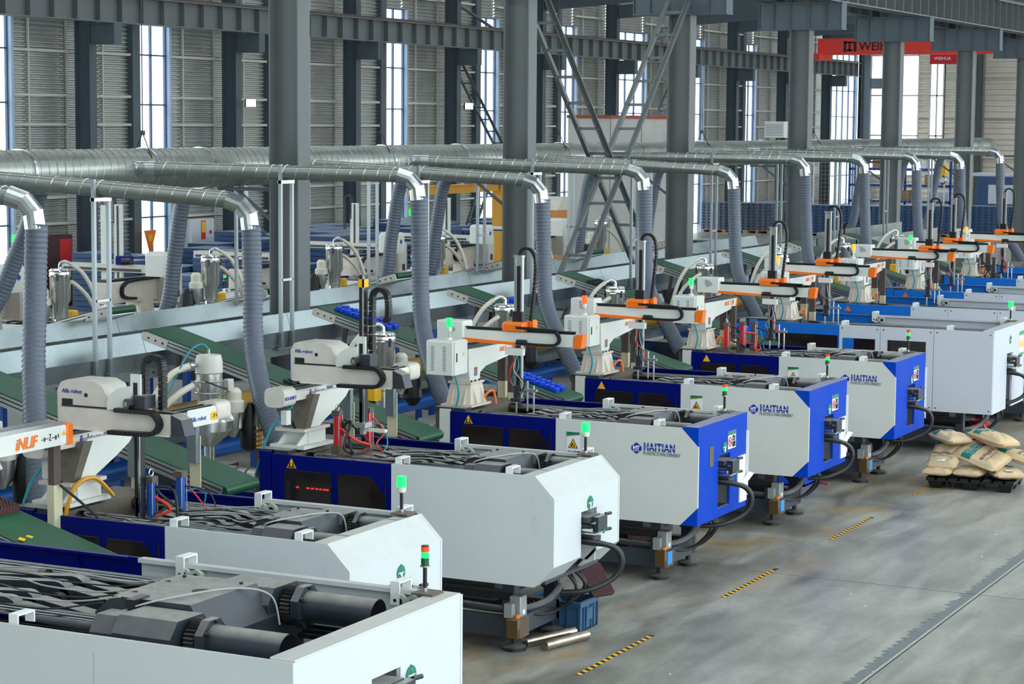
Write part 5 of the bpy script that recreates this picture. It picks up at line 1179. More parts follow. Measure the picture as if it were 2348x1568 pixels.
# ================================================================== HOPPERS AND LOADERS
def hopper_a(t, m_body='stainless', s=1.0):
    MB().lathe([(0.06, 1.3), (0.06, 1.6), (0.26*s, 1.78), (0.26*s, 1.88), (0.15, 1.97)], (0, 0, 0), 24).build('cone', 'stainless', t)
    b = MB().lathe([(0.125, 1.95), (0.125, 2.12), (0.14, 2.16), (0.14, 2.38)], (0, 0, 0), 24).build('barrel', m_body, t)
    for z in (2.16, 2.28, 2.37): MB().lathe([(0.143, z), (0.148, z+0.008), (0.143, z+0.016)], (0, 0, 0), 24, False).build('band', 'alu', b)
    c = MB().lathe([(0.145, 2.38), (0.142, 2.5), (0.125, 2.56), (0.0, 2.575)], (0, 0, 0), 24).build('motor_cap', 'hopper_white', t)
    MB().cyl((-0.2, 0.1, 2.46), (-0.08, 0.06, 2.46), 0.025, 10).build('inlet', 'alu', c)
    MB().cyl((0, 0, 2.57), (0, 0, 2.62), 0.012, 8).build('vent', 'alu', c)
    for pts, m_ in (([(-0.2, 0.1, 2.46), (-0.34, 0.25, 2.36), (-0.46, 0.42, 2.05), (-0.5, 0.5, 1.7)], 'hose_cream'), ([(-0.14, 0.1, 2.25), (-0.3, 0.2, 2.15), (-0.42, 0.42, 1.9), (-0.5, 0.55, 1.65)], 'hose_cream')):
        MB().tube(smooth_path(pts, 8), 0.035, 12).build('feed_hose', m_, t)
    MB().tube(smooth_path([(0, 0, 2.62), (-0.1, 0.03, 2.68), (-0.24, 0.1, 2.58), (-0.36, 0.25, 2.2), (-0.45, 0.35, 1.9)], 8), 0.009, 6).build('air_tube', 'teal_cable', t)
    d = MB().lathe([(0.03, 1.68), (0.1, 1.78), (0.105, 1.95)], (0.22, -0.15, 0), 18).build('dust_cup', 'stainless', t)
    MB().lathe([(0.12, 1.95), (0.12, 2.06), (0.09, 2.08), (0.09, 2.16), (0.06, 2.2), (0, 2.2)], (0.22, -0.15, 0), 18).build('blower_head', 'hose_cream', d)
    bg_ = MB().lathe([(0.03, 2.03), (0.07, 1.95), (0.11, 1.75), (0.1, 1.55), (0.04, 1.52)], (0.4, -0.24, 0), 12).build('dust_bag', 'black', t)
    text('bag_text', '▲ 除尘袋', 0.05, 'yellow', bg_, (0.34, -0.352, 1.76), '-y'); 
    for i in range(4): text('bag_text', '每日清理', 0.045, 'yellow', bg_, (0.34, -0.356, 1.69-0.05*i), '-y')
    MB().bbox(0.1, 0.2, -0.18, -0.1, 2.18, 2.3, 0.01).build('control_unit', 'hopper_white', t)
    MB().tube(smooth_path([(-0.14, -0.05, 2.3), (-0.05, -0.17, 2.24), (0.1, -0.16, 2.2), (0.2, -0.12, 2.1)], 6), 0.008, 6).build('cable', 'black_rubber', t)
def hopper_b(t, far=False):
    MB().lathe([(0.09, 1.5), (0.09, 1.8), (0.11, 1.82), (0.11, 2.0), (0.145, 2.06), (0.145, 2.4), (0.15, 2.41), (0.15, 2.44), (0.145, 2.45), (0.145, 2.48), (0.13, 2.5), (0.0, 2.51)], (0, 0, 0), 28).build('vessel', 'stainless', t)
    r = MB().lathe([(0.15, 2.39), (0.158, 2.4), (0.15, 2.41)], (0, 0, 0), 28, False).lathe([(0.15, 2.46), (0.156, 2.47), (0.15, 2.48)], (0, 0, 0), 28, False).build('lid_ring', 'chrome', t)
    for a in (0.4, 2.2, 4.2): MB().box(0.15*math.cos(a)-0.01, 0.15*math.cos(a)+0.02, 0.15*math.sin(a)-0.012, 0.15*math.sin(a)+0.012, 2.34, 2.44).build('clip', 'mech', r)
    MB().tube(smooth_path([(0, 0, 2.5), (0.0, 0.01, 2.57), (-0.04, 0.06, 2.6), (-0.1, 0.12, 2.56)], 6), 0.025, 12).build('elbow', 'chrome', t)
    sg = -1 if not far else 1
    MB().tube(smooth_path([(-0.1*1, 0.12, 2.56), (-0.2, 0.25, 2.42), (-0.26, 0.38, 2.15), (-0.3, 0.5, 1.7)], 8), 0.03, 12).build('feed_hose', 'hose_cream', t)
    MB().tube(smooth_path([(-0.13, 0.02, 2.34), (-0.22, 0.14, 2.24), (-0.28, 0.3, 2.05), (-0.34, 0.45, 1.7)], 8), 0.03, 12).build('feed_hose', 'hose_cream', t)
    d = MB().lathe([(0.04, 1.75), (0.09, 1.85), (0.09, 2.0)], (0.22, -0.12, 0), 16).build('dust_cup', 'stainless', t)
    MB().lathe([(0.11, 2.0), (0.11, 2.08), (0.08, 2.1), (0.08, 2.2), (0.05, 2.24), (0, 2.24)], (0.22, -0.12, 0), 16).build('blower_head', 'hose_cream', d)
    MB().lathe([(0.03, 2.0), (0.1, 1.9), (0.12, 1.7), (0.05, 1.6)], (0.36, -0.2, 0), 10).build('dust_bag', 'black', t)
    MB().bbox(-0.34, -0.2, -0.1, 0.06, 1.72, 1.9, 0.02).build('suction_box', 'yellow', t)
t = thing('hopper_loader', 'hopper with white motor cap behind machine badge 3', 'hopper', (mcx(3)+0.12, 12.8, 0), group='material hoppers'); hopper_a(t)
t2 = thing('hopper_loader', 'brushed steel hopper loader behind machine badge 4', 'hopper', (mcx(4)+0.0, 12.75, 0), group='material hoppers'); hopper_b(t2)
for k, lb in ((5, 'behind machine badge 5'), (6, 'behind the last navy machine'), (7, 'behind the first sky blue machine'), (8, 'behind the second sky blue machine'), (9, 'behind the third sky blue machine'), (10, 'behind the fourth sky blue machine')):
    copy_tree(t2, (mcx(k)+0.05, 13.0, 0.06 if k < 7 else 0.2), 0, 'steel hopper loader ' + lb)
c = copy_tree(t, (mcx(2)+0.1, 12.8, 0), 0, 'dark dust bag and hopper behind machine badge 2, at the left edge')
for j in range(7): copy_tree(t2, (24.06-3.67+3.67*j, 19.0, 0.42), math.pi, 'polished steel hopper loader of the far line, %s from the left' % ORD[j], 'hoppers of the far line')

# ---- far line robots (seen from behind)
def far_robot(label, x, tall, kind):
    t = thing('takeout_robot', label, 'robot', (x, 20.5, 0.1), group='take-out robots of the far line')
    MB().box(-0.25, 0.25, -0.2, 0.2, 1.75, 1.78).build('base_plate', 'robot_cream', t)
    MB().prism([(-0.2, 1.78), (0.2, 1.78), (0.15, 2.05), (-0.15, 2.05)], 'y', -0.15, 0.15).build('pedestal', 'robot_cream', t)
    tr = MB().bbox(-1.0, 0.45, -0.12, 0.12, 2.05, 2.38, 0.02).build('traverse_beam', 'robot_cream', t)
    MB().box(-0.95, 0.4, -0.08, 0.08, 2.38, 2.42).build('traverse_rail', 'mech_black', t)
    chain(t, [(0.35, -0.15, 2.4), (-0.4, -0.15, 2.38), (-0.6, -0.15, 2.33), (-0.66, -0.15, 2.24), (-0.6, -0.15, 2.14), (-0.3, -0.15, 2.1)], 0.06, 0.04, upv=(0, 1, 0))
    cb = MB().box(-0.1, 0.08, -0.2, 1.45, 2.48, 2.6).build('cross_beam', 'alfa_white', t)
    MB().box(-0.12, -0.1, -0.1, 1.4, 2.5, 2.54).build('beam_belt', 'mech_black', cb)
    hs = MB().bbox(-0.16, 0.16, -0.62, -0.2, 2.44, 2.82, 0.05).build('drive_housing', 'robot_white', t)
    a_ = 0.05; MB().prism([(-0.02, 2.65+a_), (-0.02-a_, 2.65), (-0.02, 2.65-a_), (-0.02+a_, 2.65)], 'y', -0.623, -0.62).build('housing_mark', 'logo_blue', hs)
    bx = MB().bbox(0.3, 0.62, -0.4, 0.0, 2.0, 2.6, 0.03).build('control_box', 'alfa_white', t)
    MB().cyl((0.46, -0.405, 2.48), (0.46, -0.4, 2.48), 0.018, 10).build('pilot_lamp', 'lens_green', bx); MB().box(0.42, 0.52, -0.404, -0.4, 2.08, 2.2).build('socket_plate', 'mech_black', bx)
    z1 = 3.55 if tall else 3.35
    va = MB().box(-0.06, 0.0, 0.3, 0.43, 2.2, z1).box(0.02, 0.05, 0.47, 0.51, 2.2, z1-0.2).build('vertical_arm', 'robot_white', t)
    MB().box(-0.07, -0.06, 0.35, 0.38, 2.3, z1-0.02).build('arm_belt', 'mech_black', va)
    if kind: MB().box(-0.06, 0.02, 0.55, 0.7, 2.3, z1-0.02).build('second_arm', 'robot_white', va); MB().bbox(-0.14, 0.1, 0.17, 0.37, 2.6, 2.74, 0.02).build('carriage', 'navy', t); MB().cyl((-0.16, 0.21, 2.66), (-0.14, 0.05, 2.66), 0.05, 12).build('motor', 'mech_black', t)
    chain(t, [(-0.02, 0.45, z1-0.3), (-0.02, 0.45, z1+0.05), (-0.02, 0.49, z1+0.14), (-0.02, 0.56, z1+0.12), (-0.02, 0.6, z1), (-0.02, 0.6, z1-0.5)], 0.05, 0.04)
    return t
fr0 = far_robot('far line robot with twin raised white columns', FX[2]+0.2, True, True)
fr1 = far_robot('far line robot with a slim raised column, first from the left', FX[1]+0.2, False, False)
for i, k in enumerate((3, 4, 5, 6)): copy_tree(fr1, (FX[k]+0.2, 20.5, 0.1), 0, 'far line robot with a slim raised column, %s from the left' % ORD[i+1])
# ================================================================== GOODS AND SMALL THINGS ON THE FLOOR
# black pallet with paper sacks
PX, PY = 29.6, 7.48
pal = thing('plastic_pallet', 'black plastic pallet on the aisle floor under the paper sacks', 'pallet', (PX, PY, 0), R(4))
deck = MB()
for i in range(8): deck.box(-0.5, 0.5, -0.6+i*0.155, -0.6+i*0.155+0.115, 0.12, 0.15)
deck.box(-0.5, 0.5, -0.6, 0.6, 0.105, 0.12).build('deck', 'black', pal)
lgm = MB().add([(sx*q[0], sy*q[0], q[1]) for q in ((0.07, 0), (0.1, 0.105)) for sx, sy in ((-1,-1),(1,-1),(1,1),(-1,1))], [(0,3,2,1),(4,5,6,7),(0,1,5,4),(1,2,6,5),(2,3,7,6),(3,0,4,7)]).mesh('leg', 'black')
for x_ in (-0.38, 0, 0.38):
    for y_ in (-0.48, 0, 0.48):
        o = bpy.data.objects.new('leg', lgm); C.objects.link(o); o.parent = pal; o.location = (x_, y_, 0)
def sack_obj(label, L_, W_, H_, seed, band, loc, rot):
    rs = random.Random(seed); nx, ny = 22, 16; mb = MB(); top = []; bot = []
    def prof(u): return max(0.0, 1-abs(u)**4.5)**0.6
    ph = [rs.uniform(0, 6.28) for _ in range(6)]
    for s_ in (1, -1):
        for i in range(nx+1):
            for j in range(ny+1):
                u = i/nx*2-1; v = j/ny*2-1
                e = prof(u)*prof(v)
                pin = 1-0.05*(abs(u)**4)*(1-abs(v))
                x_ = u*L_/2*(1-0.04*abs(v)**6); y_ = v*W_/2*(1-0.05*abs(u)**6)
                wr_ = 0.012*math.sin(5*u+3*v+ph[0])*math.sin(4*v+ph[1])+0.008*math.sin(13*u+ph[2])*math.sin(11*v+ph[3])
                z_ = s_*H_/2*e*(1 if s_ > 0 else 0.9)+wr_*e*(1 if s_ > 0 else 0.4)
                mb.v.append((x_, y_, z_))
    n1 = (nx+1)*(ny+1)
    for i in range(nx):
        for j in range(ny):
            a = i*(ny+1)+j; mb.f.append((a, a+ny+1, a+ny+2, a+1)); mb.f.append((n1+a, n1+a+1, n1+a+ny+2, n1+a+ny+1))
    per = [i*(ny+1) for i in range(nx+1)]+[nx*(ny+1)+j for j in range(1, ny+1)]+[i*(ny+1)+ny for i in range(nx-1, -1, -1)]+[j for j in range(ny-1, 0, -1)]
    for a, b in zip(per, per[1:]+per[:1]): mb.f.append((a, b, n1+b, n1+a))
    t = thing('paper_sack', label, 'sack', loc, group='paper sacks on the pallet'); t.rotation_euler = rot
    body = mb.build('body', 'sack', t, ang=70)
    def ztop(x_, y_):
        u = x_/(L_/2); v = y_/(W_/2); e = prof(u)*prof(v)
        return H_/2*e+(0.012*math.sin(5*u+3*v+ph[0])*math.sin(4*v+ph[1])+0.008*math.sin(13*u+ph[2])*math.sin(11*v+ph[3]))*e
    if band:
        # printed green band lying on the sack skin
        b0, b1 = band; bm_ = MB(); N1 = 18
        for i in range(5):
            for j in range(N1+1):
                x_ = b0+(b1-b0)*i/4; y_ = (-0.47+0.94*j/N1)*W_; bm_.v.append((x_, y_, ztop(x_, y_)+0.004))
        for i in range(4):
            for j in range(N1): a = i*(N1+1)+j; bm_.f.append((a, a+N1+1, a+N1+2, a+1))
        bo = bm_.build('printed_band', 'sack_green', t, ang=80)
        def printed(body, size, m_, x_, y_, w_=None):
            tx = text('printed_text', body, size, m_, bo if m_ == 'text_white' else t, (x_, y_, 0), 'z-', width=w_)
            me = tx.data.copy(); tx.data = me; k_ = tx.scale[0]; tx.scale = (1, 1, 1)
            for v in me.vertices:
                v.co.x *= k_; lx, ly = x_+v.co.y, y_-v.co.x
                v.co.z = ztop(lx, ly)+0.0065
        printed('功能母粒', 0.11, 'text_white', (b0+b1)/2-0.01, W_*0.36, W_*0.7)
        printed('MASTERBATCH', 0.04, 'text_white', b0+0.012, W_*0.32, W_*0.6)
        if seed % 2:
            printed('塑料科技有限公司', 0.06, 'text_black', -L_*0.16, W_*0.36, W_*0.7)
            printed('COLOR MASTERBATCH 25KG', 0.03, 'logo_grey', -L_*0.25, W_*0.33, W_*0.6)
    # folded end flap
    MB().box(-L_/2-0.01, -L_/2+0.05, -W_*0.4, W_*0.4, -0.012, 0.012).build('end_fold', 'sack', t)
    return t
Z0 = 0.15
sk = [('flat paper sack at the left of the bottom layer', 0.66, 0.42, 0.13, 1, None, (PX-0.22, PY+0.45, Z0+0.065), (0, 0, R(2))),
      ('paper sack in the middle of the bottom layer', 0.66, 0.42, 0.13, 2, None, (PX-0.12, PY+0.02, Z0+0.065), (0, 0, R(-3))),
      ('paper sack with green band at the right of the bottom layer', 0.7, 0.45, 0.14, 4, (0.12, 0.24), (PX-0.05, PY-0.4, Z0+0.07), (0, 0, R(30))),
      ('printed paper sack leaning up at the left of the pallet', 0.66, 0.44, 0.15, 3, (0.16, 0.3), (PX-0.1, PY+0.4, Z0+0.27), (0, R(-24), R(0))),
      ('big printed paper sack with white lettering on a green band in the middle', 0.72, 0.46, 0.15, 5, (0.05, 0.2), (PX-0.12, PY-0.1, Z0+0.29), (R(-22), R(-14), R(72))),
      ('printed paper sack at the far right of the pallet', 0.66, 0.42, 0.15, 7, (0.08, 0.22), (PX+0.2, PY-0.5, Z0+0.28), (0, R(-12), R(80))),
      ('creased paper sack lying on top at the left', 0.56, 0.4, 0.15, 6, (0.08, 0.18), (PX+0.0, PY+0.38, Z0+0.5), (0, R(-4), R(50))),
      ('plump paper sack with curved green band lying on top at the right', 0.66, 0.42, 0.17, 8, (0.1, 0.22), (PX+0.05, PY-0.22, Z0+0.52), (R(4), R(-8), R(60)))]
for a in sk: 
    s_ = sack_obj(*a)
    if 'leaning up' in a[0] or 'right of the bottom' in a[0]:
        MB().box(-0.285, -0.2, -0.05, 0.06, 0.064, 0.068).build('paper_ticket', 'paper', s_)
# red bucket
bk = thing('bucket', 'red plastic bucket with white handle beside the first sky blue machine', 'bucket', (33.55, 8.45, 0))
MB().lathe([(0.125, 0), (0.145, 0.28), (0.15, 0.3), (0.158, 0.31), (0.158, 0.33), (0.152, 0.35), (0.15, 0.38), (0.14, 0.38), (0.135, 0.35), (0.0, 0.34)], (0, 0, 0), 28).build('body', 'red', bk)
MB().tube(smooth_path([(-0.12, -0.1, 0.33), (-0.1, -0.15, 0.24), (0.02, -0.19, 0.14), (0.1, -0.15, 0.2), (0.13, -0.09, 0.33)], 8), 0.007, 6).build('handle', 'text_white', bk)
for i, s_ in enumerate(('润滑油', '46#')): text('printed_text', s_, 0.05, 'text_white', bk, (-0.05, -0.145, 0.2-0.09*i), '-y')
# blue tote, steel rods, loose bits
tt = thing('tote_box', 'blue ribbed plastic tote on the floor beside machine badge 3', 'tote', (19.2, 8.98, 0), R(0))
W2, D2, H2 = 0.2, 0.29, 0.3
MB().box(-W2, W2, -D2, D2, 0, 0.012).box(-W2, -W2+0.012, -D2, D2, 0, H2).box(W2-0.012, W2, -D2, D2, 0, H2).box(-W2, W2, -D2, -D2+0.012, 0, H2).box(-W2, W2, D2-0.012, D2, 0, H2).build('shell', 'tote_blue', tt)
MB().box(-W2-0.018, W2+0.018, -D2-0.018, -D2, H2-0.05, H2).box(-W2-0.018, W2+0.018, D2, D2+0.018, H2-0.05, H2).box(-W2-0.018, -W2, -D2, D2, H2-0.05, H2).box(W2, W2+0.018, -D2, D2, H2-0.05, H2).build('rim', 'tote_blue', tt)
rb_ = MB().box(-0.006, 0.006, -0.014, 0, 0, H2-0.05).mesh('rib', 'tote_blue')
for x_ in (-0.21, -0.12, -0.06, 0.06, 0.12, 0.21):
    o = bpy.data.objects.new('rib', rb_); C.objects.link(o); o.parent = tt; o.location = (x_, -D2, 0)
for y_ in (-0.28, -0.16, -0.08, 0.08, 0.16, 0.28):
    o = bpy.data.objects.new('rib', rb_); C.objects.link(o); o.parent = tt; o.location = (-W2, y_, 0); o.rotation_euler = (0, 0, R(-90))
MB().box(-0.07, 0.07, -D2-0.02, -D2, 0.1, 0.22).build('handle_plate', 'tote_blue', tt)
for lb, a, b in (('steel round bar lying nearest the tape', (18.18, 8.68, 0.05), (18.78, 8.51, 0.05)), ('steel round bar half under machine badge 3', (18.2, 8.9, 0.05), (18.85, 8.68, 0.05))):
    tag(MB().cyl(a, b, 0.05, 20).build('steel_bar', 'rod_steel'), lb, 'steel bar')
o = bpy.data.objects.new('plastic_tray', mg); C.objects.link(o); o.location = (19.46, 8.74, 0.42); o.scale = (0.55, 0.55, 1); o.rotation_euler = (R(48), 0, R(-25)); tag(o, 'maroon perforated tray leaning beside machine badge 3', 'plastic part')
tag(MB().box(21.7, 22.9, 9.3, 9.35, 0.32, 0.5).build('red_beam', 'maroon'), 'dark red steel beam lying across the base of machine badge 4', 'beam')
tag(MB().tube(smooth_path([(28.95, 9.75, 0.2), (28.85, 9.6, 0.05), (28.72, 9.45, 0.014), (28.6, 9.3, 0.014)], 8), 0.012, 8).build('red_hose', 'red_cable'), 'thin red hose end lying on the floor beyond machine badge 5', 'hose')
bx = thing('parts_bin', 'low blue parts bin under machine badge 5', 'bin', (28.6, 9.75, 0.0))
MB().box(-0.3, 0.3, -0.2, 0.2, 0, 0.02).box(-0.3, -0.28, -0.2, 0.2, 0, 0.2).box(0.28, 0.3, -0.2, 0.2, 0, 0.2).box(-0.3, 0.3, -0.2, -0.18, 0, 0.2).box(-0.3, 0.3, 0.18, 0.2, 0, 0.2).build('shell', 'blue_part', bx); MB().box(-0.32, 0.32, -0.22, -0.2, 0.17, 0.2).build('rim', 'blue_part', bx)
rs = random.Random(11)
for i in range(16):
    x_, y_ = rs.uniform(17, 27), rs.uniform(5.0, 7.8); s_ = rs.uniform(0.012, 0.035)
    o = MB().add([(0, 0, 0.003), (s_, s_*0.3, 0.012), (s_*1.3, s_, 0.004), (s_*0.2, s_*0.8, 0.008)], [(0, 1, 2, 3)]).build('paper_scrap', 'paper'); o.location = (x_, y_, 0); o.rotation_euler = (0, 0, rs.uniform(0, 6))
    tag(o, 'tiny white paper scrap on the aisle floor', 'litter', 'paper scraps on the floor')

# ================================================================== CRATE STACKS
def pallet_crate_mesh(name, m, wx, wy, h):
    mb = MB().box(-wx/2+0.06, wx/2-0.06, -wy/2+0.06, wy/2-0.06, 0, h-0.02).box(-wx/2, wx/2, -wy/2, wy/2, h*0.6, h-0.008)
    ed = [(-0.5, -0.36), (-0.26, -0.14), (-0.04, 0.12), (0.22, 0.34), (0.42, 0.5)]
    for a, b in ed:
        for s_ in (-1, 1):
            y0, y1 = sorted((s_*wy/2, s_*(wy/2-0.06))); mb.box(wx*a, wx*b, y0, y1, 0, h*0.6)
            x0, x1 = sorted((s_*wx/2, s_*(wx/2-0.06))); mb.box(x0, x1, wy*a, wy*b, 0, h*0.6)
    return mb.mesh(name, m)
cm1 = pallet_crate_mesh('crate', 'crate_navy', 1.2, 1.0, 0.14); cm2 = pallet_crate_mesh('crate', 'crate_black', 1.2, 1.0, 0.14)
wpm = MB().box(-0.6, 0.6, -0.5, 0.5, 0.1, 0.13)
for x_ in (-0.55, 0.0, 0.47): wpm.box(x_, x_+0.1, -0.5, 0.5, 0, 0.1)
wpm = wpm.mesh('pallet', 'wood')
cnt = 0; STK = {}
def stack(x, y, n, me, lab, grp, rz=0.0, wood=True):
    global cnt
    z = 0.0
    if wood:
        o = bpy.data.objects.new('wooden_pallet', wpm); C.objects.link(o); o.location = (x, y, 0); o.rotation_euler = (0, 0, rz); tag(o, 'wooden pallet under the %s stack of the %s' % (ORD[STK.get(grp, 0)], grp), 'pallet', 'pallets under '+grp); z = 0.13
    STK[grp] = STK.get(grp, 0)+1
    for i in range(n):
        o = bpy.data.objects.new('plastic_crate', me); C.objects.link(o); o.location = (x, y, z+0.14*i); o.rotation_euler = (0, 0, rz); cnt += 1
        tag(o, '%s, %s stack, %s from the floor' % (lab, ORD[STK[grp]-1], ORD[i]), 'crate', grp)
# by the window wall behind the third and fourth columns
for i in range(3):
    for r_ in range(1):
        stack(94.0+1.3*r_+0.1*i, 36.2-1.05*i-0.0, 9, cm2, 'slate crate in the block by the window wall', 'crate block by the window wall', R(90))
stack(95.3, 34.15, 9, cm2, 'slate crate in the block by the window wall', 'crate block by the window wall', R(90))
stack(96.5, 34.2, 9, cm2, 'slate crate in the block by the window wall', 'crate block by the window wall', R(90))
stack(70.5, 27.3, 6, cm2, 'dark crate right of the concrete block', 'short crate stack', R(90))
# blocks on the right behind the robots
for i in range(3): stack(93.6+0.15*i, 30.9-1.05*i, 9, cm1, 'navy crate between fourth and fifth columns', 'crate stacks mid right', R(90))
for i in range(3): stack(95.6+0.15*i, 27.7-1.05*i, 9, cm1, 'navy crate right of the fifth column', 'crate stacks far right', R(90))
for i in range(2): stack(97.0+0.15*i, 24.4-1.05*i, 9, cm1, 'navy crate near the right edge', 'crate stacks at the right edge', R(90))
# the long store along the left wall
for i in range(11):
    stack(51.6+1.28*i, 30.2+0.12*(i % 2), 11+(i % 3 == 0), cm1, 'navy crate in the store along the left wall', 'crate store along the left wall', 0, False)
for i in range(6): stack(36.2+1.3*i, 27.6+0.2*(i % 2), 5+i % 3, cm2, 'dark crate behind the far robots', 'low crate stacks at the left', 0, False)
# the rows behind them, too many to pick apart
rest = MB()
for j in range(4):
    for i in range(15):
        h_ = 1.54+0.14*((i*3+j*5) % 4); x_ = 44.6+1.3*i+0.6*(j % 2); y_ = 31.0+1.1*j
        if x_ < 50.9: h_ -= 0.42
        for q in range(int(h_/0.14)): rest.box(x_, x_+1.2, y_, y_+1.0, q*0.14, q*0.14+0.125)
rest = rest.build('crate_rows', 'crate_navy'); tag(rest, 'rows of navy crates filling the store behind the front stacks', 'crates', kind='stuff')

# ================================================================== BACKGROUND THINGS
cb = thing('concrete_block', 'pale concrete silo block with a red-brown rim behind the laced braces', 'concrete block', (49.6, 22.0, 0))
MB().box(0, 5.4, 0, 1.15, 0, 5.1).build('body', 'concrete', cb)
MB().box(-0.03, 5.43, -0.03, 1.18, 5.1, 5.18).build('rim', 'red_brown', cb)
for x_ in (0.02, 2.0, 3.9): MB().box(x_, x_+0.02, -0.012, 0, 0, 5.1).build('joint', 'joint_dark', cb)
for z_ in (0.9, 1.8, 2.7, 3.6, 4.5): MB().box(0, 5.4, -0.008, 0, z_, z_+0.01).build('joint', 'joint_light', cb)
jb = thing('jib_crane', 'yellow jib crane with horizontal arm beyond the troughs', 'jib crane', (53.4, 27.0, 0))
MB().box(-0.16, 0.16, -0.14, 0.14, 0, 3.35).build('post', 'yellow_crane', jb)
MB().box(-5.0, -0.16, -0.08, 0.08, 3.1, 3.32).build('arm', 'yellow_crane', jb); MB().box(-5.0, -0.16, -0.12, 0.12, 3.3, 3.33).build('arm_flange', 'yellow_crane', jb)
MB().bbox(-1.9, -1.7, -0.12, 0.12, 3.33, 3.5, 0.02).build('trolley', 'blue_steel', jb); MB().bbox(-0.4, 0.3, -0.3, 0.3, 0, 0.05, 0.01).build('foot', 'yellow_crane', jb)
cbn = thing('orange_cabinet', 'tall orange cabinet with a sloped grey hood', 'cabinet', (44.9, 21.3, 0))
MB().box(-0.3, 0.3, -0.25, 0.25, 0, 3.0).build('body', 'ral_orange', cbn); MB().prism([(-0.3, 3.0), (0.3, 3.0), (0.2, 3.3), (-0.05, 3.3)], 'y', -0.25, 0.25).build('hood', 'alfa_white', cbn); MB().bbox(0.2, 0.42, -0.42, -0.3, 1.2, 1.4, 0.01).build('lamp', 'lens_green', cbn)
# red overhead crane
rc = thing('overhead_crane', 'red overhead travelling crane across the far end of the hall', 'overhead crane', (97.5, 0, 0))
gd = MB().box(-0.3, 0.3, 16.9, 32.6, 8.2, 8.95).build('bridge', 'red_crane', rc)
text('maker_text', 'WEIHUA', 0.55, 'text_black', gd, (-0.302, 30.6, 8.4), '-x', bold=0.012)
mk = MB()
for y_ in (31.2, 30.72): mk.box(-0.304, -0.301, y_, y_+0.14, 8.33, 8.83)
mk.box(-0.304, -0.301, 30.8, 31.3, 8.72, 8.8).box(-0.304, -0.301, 30.9, 31.2, 8.36, 8.44).box(-0.304, -0.301, 31.0, 31.1, 8.36, 8.8).build('maker_mark', 'text_black', gd)
MB().box(-0.9, 0.9, 32.3, 33.4, 7.95, 8.25).build('end_carriage', 'red_crane', rc); MB().box(-0.9, 0.9, 16.4, 17.0, 8.3, 8.6).build('end_carriage', 'red_crane', rc)
ho = MB().bbox(-0.5, 0.1, 25.9, 27.2, 7.75, 8.2, 0.03).build('hoist', 'red', rc); text('maker_text', 'WEIHUA', 0.2, 'text_white', ho, (-0.503, 27.0, 7.93), '-x')
MB().bbox(-0.4, 0.2, 25.4, 25.9, 7.3, 8.1, 0.05).build('hoist_motor', 'mech', rc); MB().cyl((0, 26.6, 3.2), (0, 26.6, 7.75), 0.025, 6).build('rope', 'mech_black', rc)
hk = MB().bbox(-0.2, 0.2, 26.35, 26.85, 2.75, 3.2, 0.06).build('hook_block', 'yellow', rc); MB().tube([(0, 26.6+0.15*math.cos(a), 2.5+0.18*math.sin(a)) for a in [1.57+k*0.45 for k in range(11)]], 0.05, 8).build('hook', 'chrome', hk)
# storage rack with blue shelves and wire fence near the end wall
rk = thing('storage_rack', 'blue storage rack with cartons in front of the bright end windows', 'rack', (106, 28.5, 0))
for x_, y_ in ((0, 0), (0, 2.6), (0, 5.2), (1.0, 0), (1.0, 2.6), (1.0, 5.2)): MB().box(x_-0.05, x_+0.05, y_-0.05, y_+0.05, 0, 3.2).build('upright', 'blue_steel', rk)
for z_ in (1.1, 1.9, 2.7): MB().box(-0.05, 1.05, 0, 5.2, z_, z_+0.12).build('shelf', 'blue_steel', rk)
for i in range(7):
    z_ = (1.22, 2.02, 2.82)[i % 3]; y_ = 0.4+0.68*i
    o = MB().bbox(-0.3, 0.3, -0.28, 0.28, 0, 0.4+0.1*(i % 2), 0.02).build('carton', 'wood' if i % 2 else 'paper'); o.location = (106.45, 28.5+y_, z_); tag(o, '%s carton on the blue storage rack, %s along' % ('brown' if i % 2 else 'white', ORD[i]), 'carton', 'cartons on the rack')
fn = thing('wire_fence', 'pale wire mesh fence in front of the storage rack', 'fence', (103, 28.0, 0))
for y_ in (0, 2.2, 4.4, 6.6): MB().box(-0.03, 0.03, y_-0.03, y_+0.03, 0, 3.6).build('fence_post', 'text_white', fn)
mesh_ = MB()
for i in range(34): mesh_.box(-0.006, 0.006, 0.2*i-0.006, 0.2*i+0.006, 0.1, 3.55)
for i in range(18): mesh_.box(-0.006, 0.006, 0, 6.6, 0.1+0.2*i, 0.112+0.2*i)
tag(mesh_.build('wire_mesh', 'cable_grey', fn), kind='stuff')
gm_ = thing('grey_machine', 'grey blue enclosed machine standing at the far end', 'machine', (103, 24.6, 0))
MB().bbox(-1, 1, -1.6, 1.6, 0, 2.6, 0.05).build('body', 'crate_navy', gm_); MB().box(-1.02, -1.0, -1.0, 1.0, 1.3, 2.2).build('window', 'panel_grey', gm_); MB().bbox(-1, 1, -1.8, 1.8, 2.6, 2.75, 0.03).build('top', 'panel_grey', gm_)
ac = thing('cooler_unit', 'white evaporative cooler box above the fat duct by the wall', 'cooler', (96.5, 34.2, 4.35))
MB().bbox(-0.55, 0.55, -0.5, 0.5, 0, 0.75, 0.03).build('cabinet', 'text_white', ac)
v = MB()
for i in range(8): v.box(-0.553, -0.55, -0.42, 0.42, 0.1+0.07*i, 0.12+0.07*i)
v.build('louvres', 'logo_grey', ac); MB().cyl((0, 0, -4.35), (0, 0, 0), 0.08, 10).build('stand', 'steel_paint', ac)
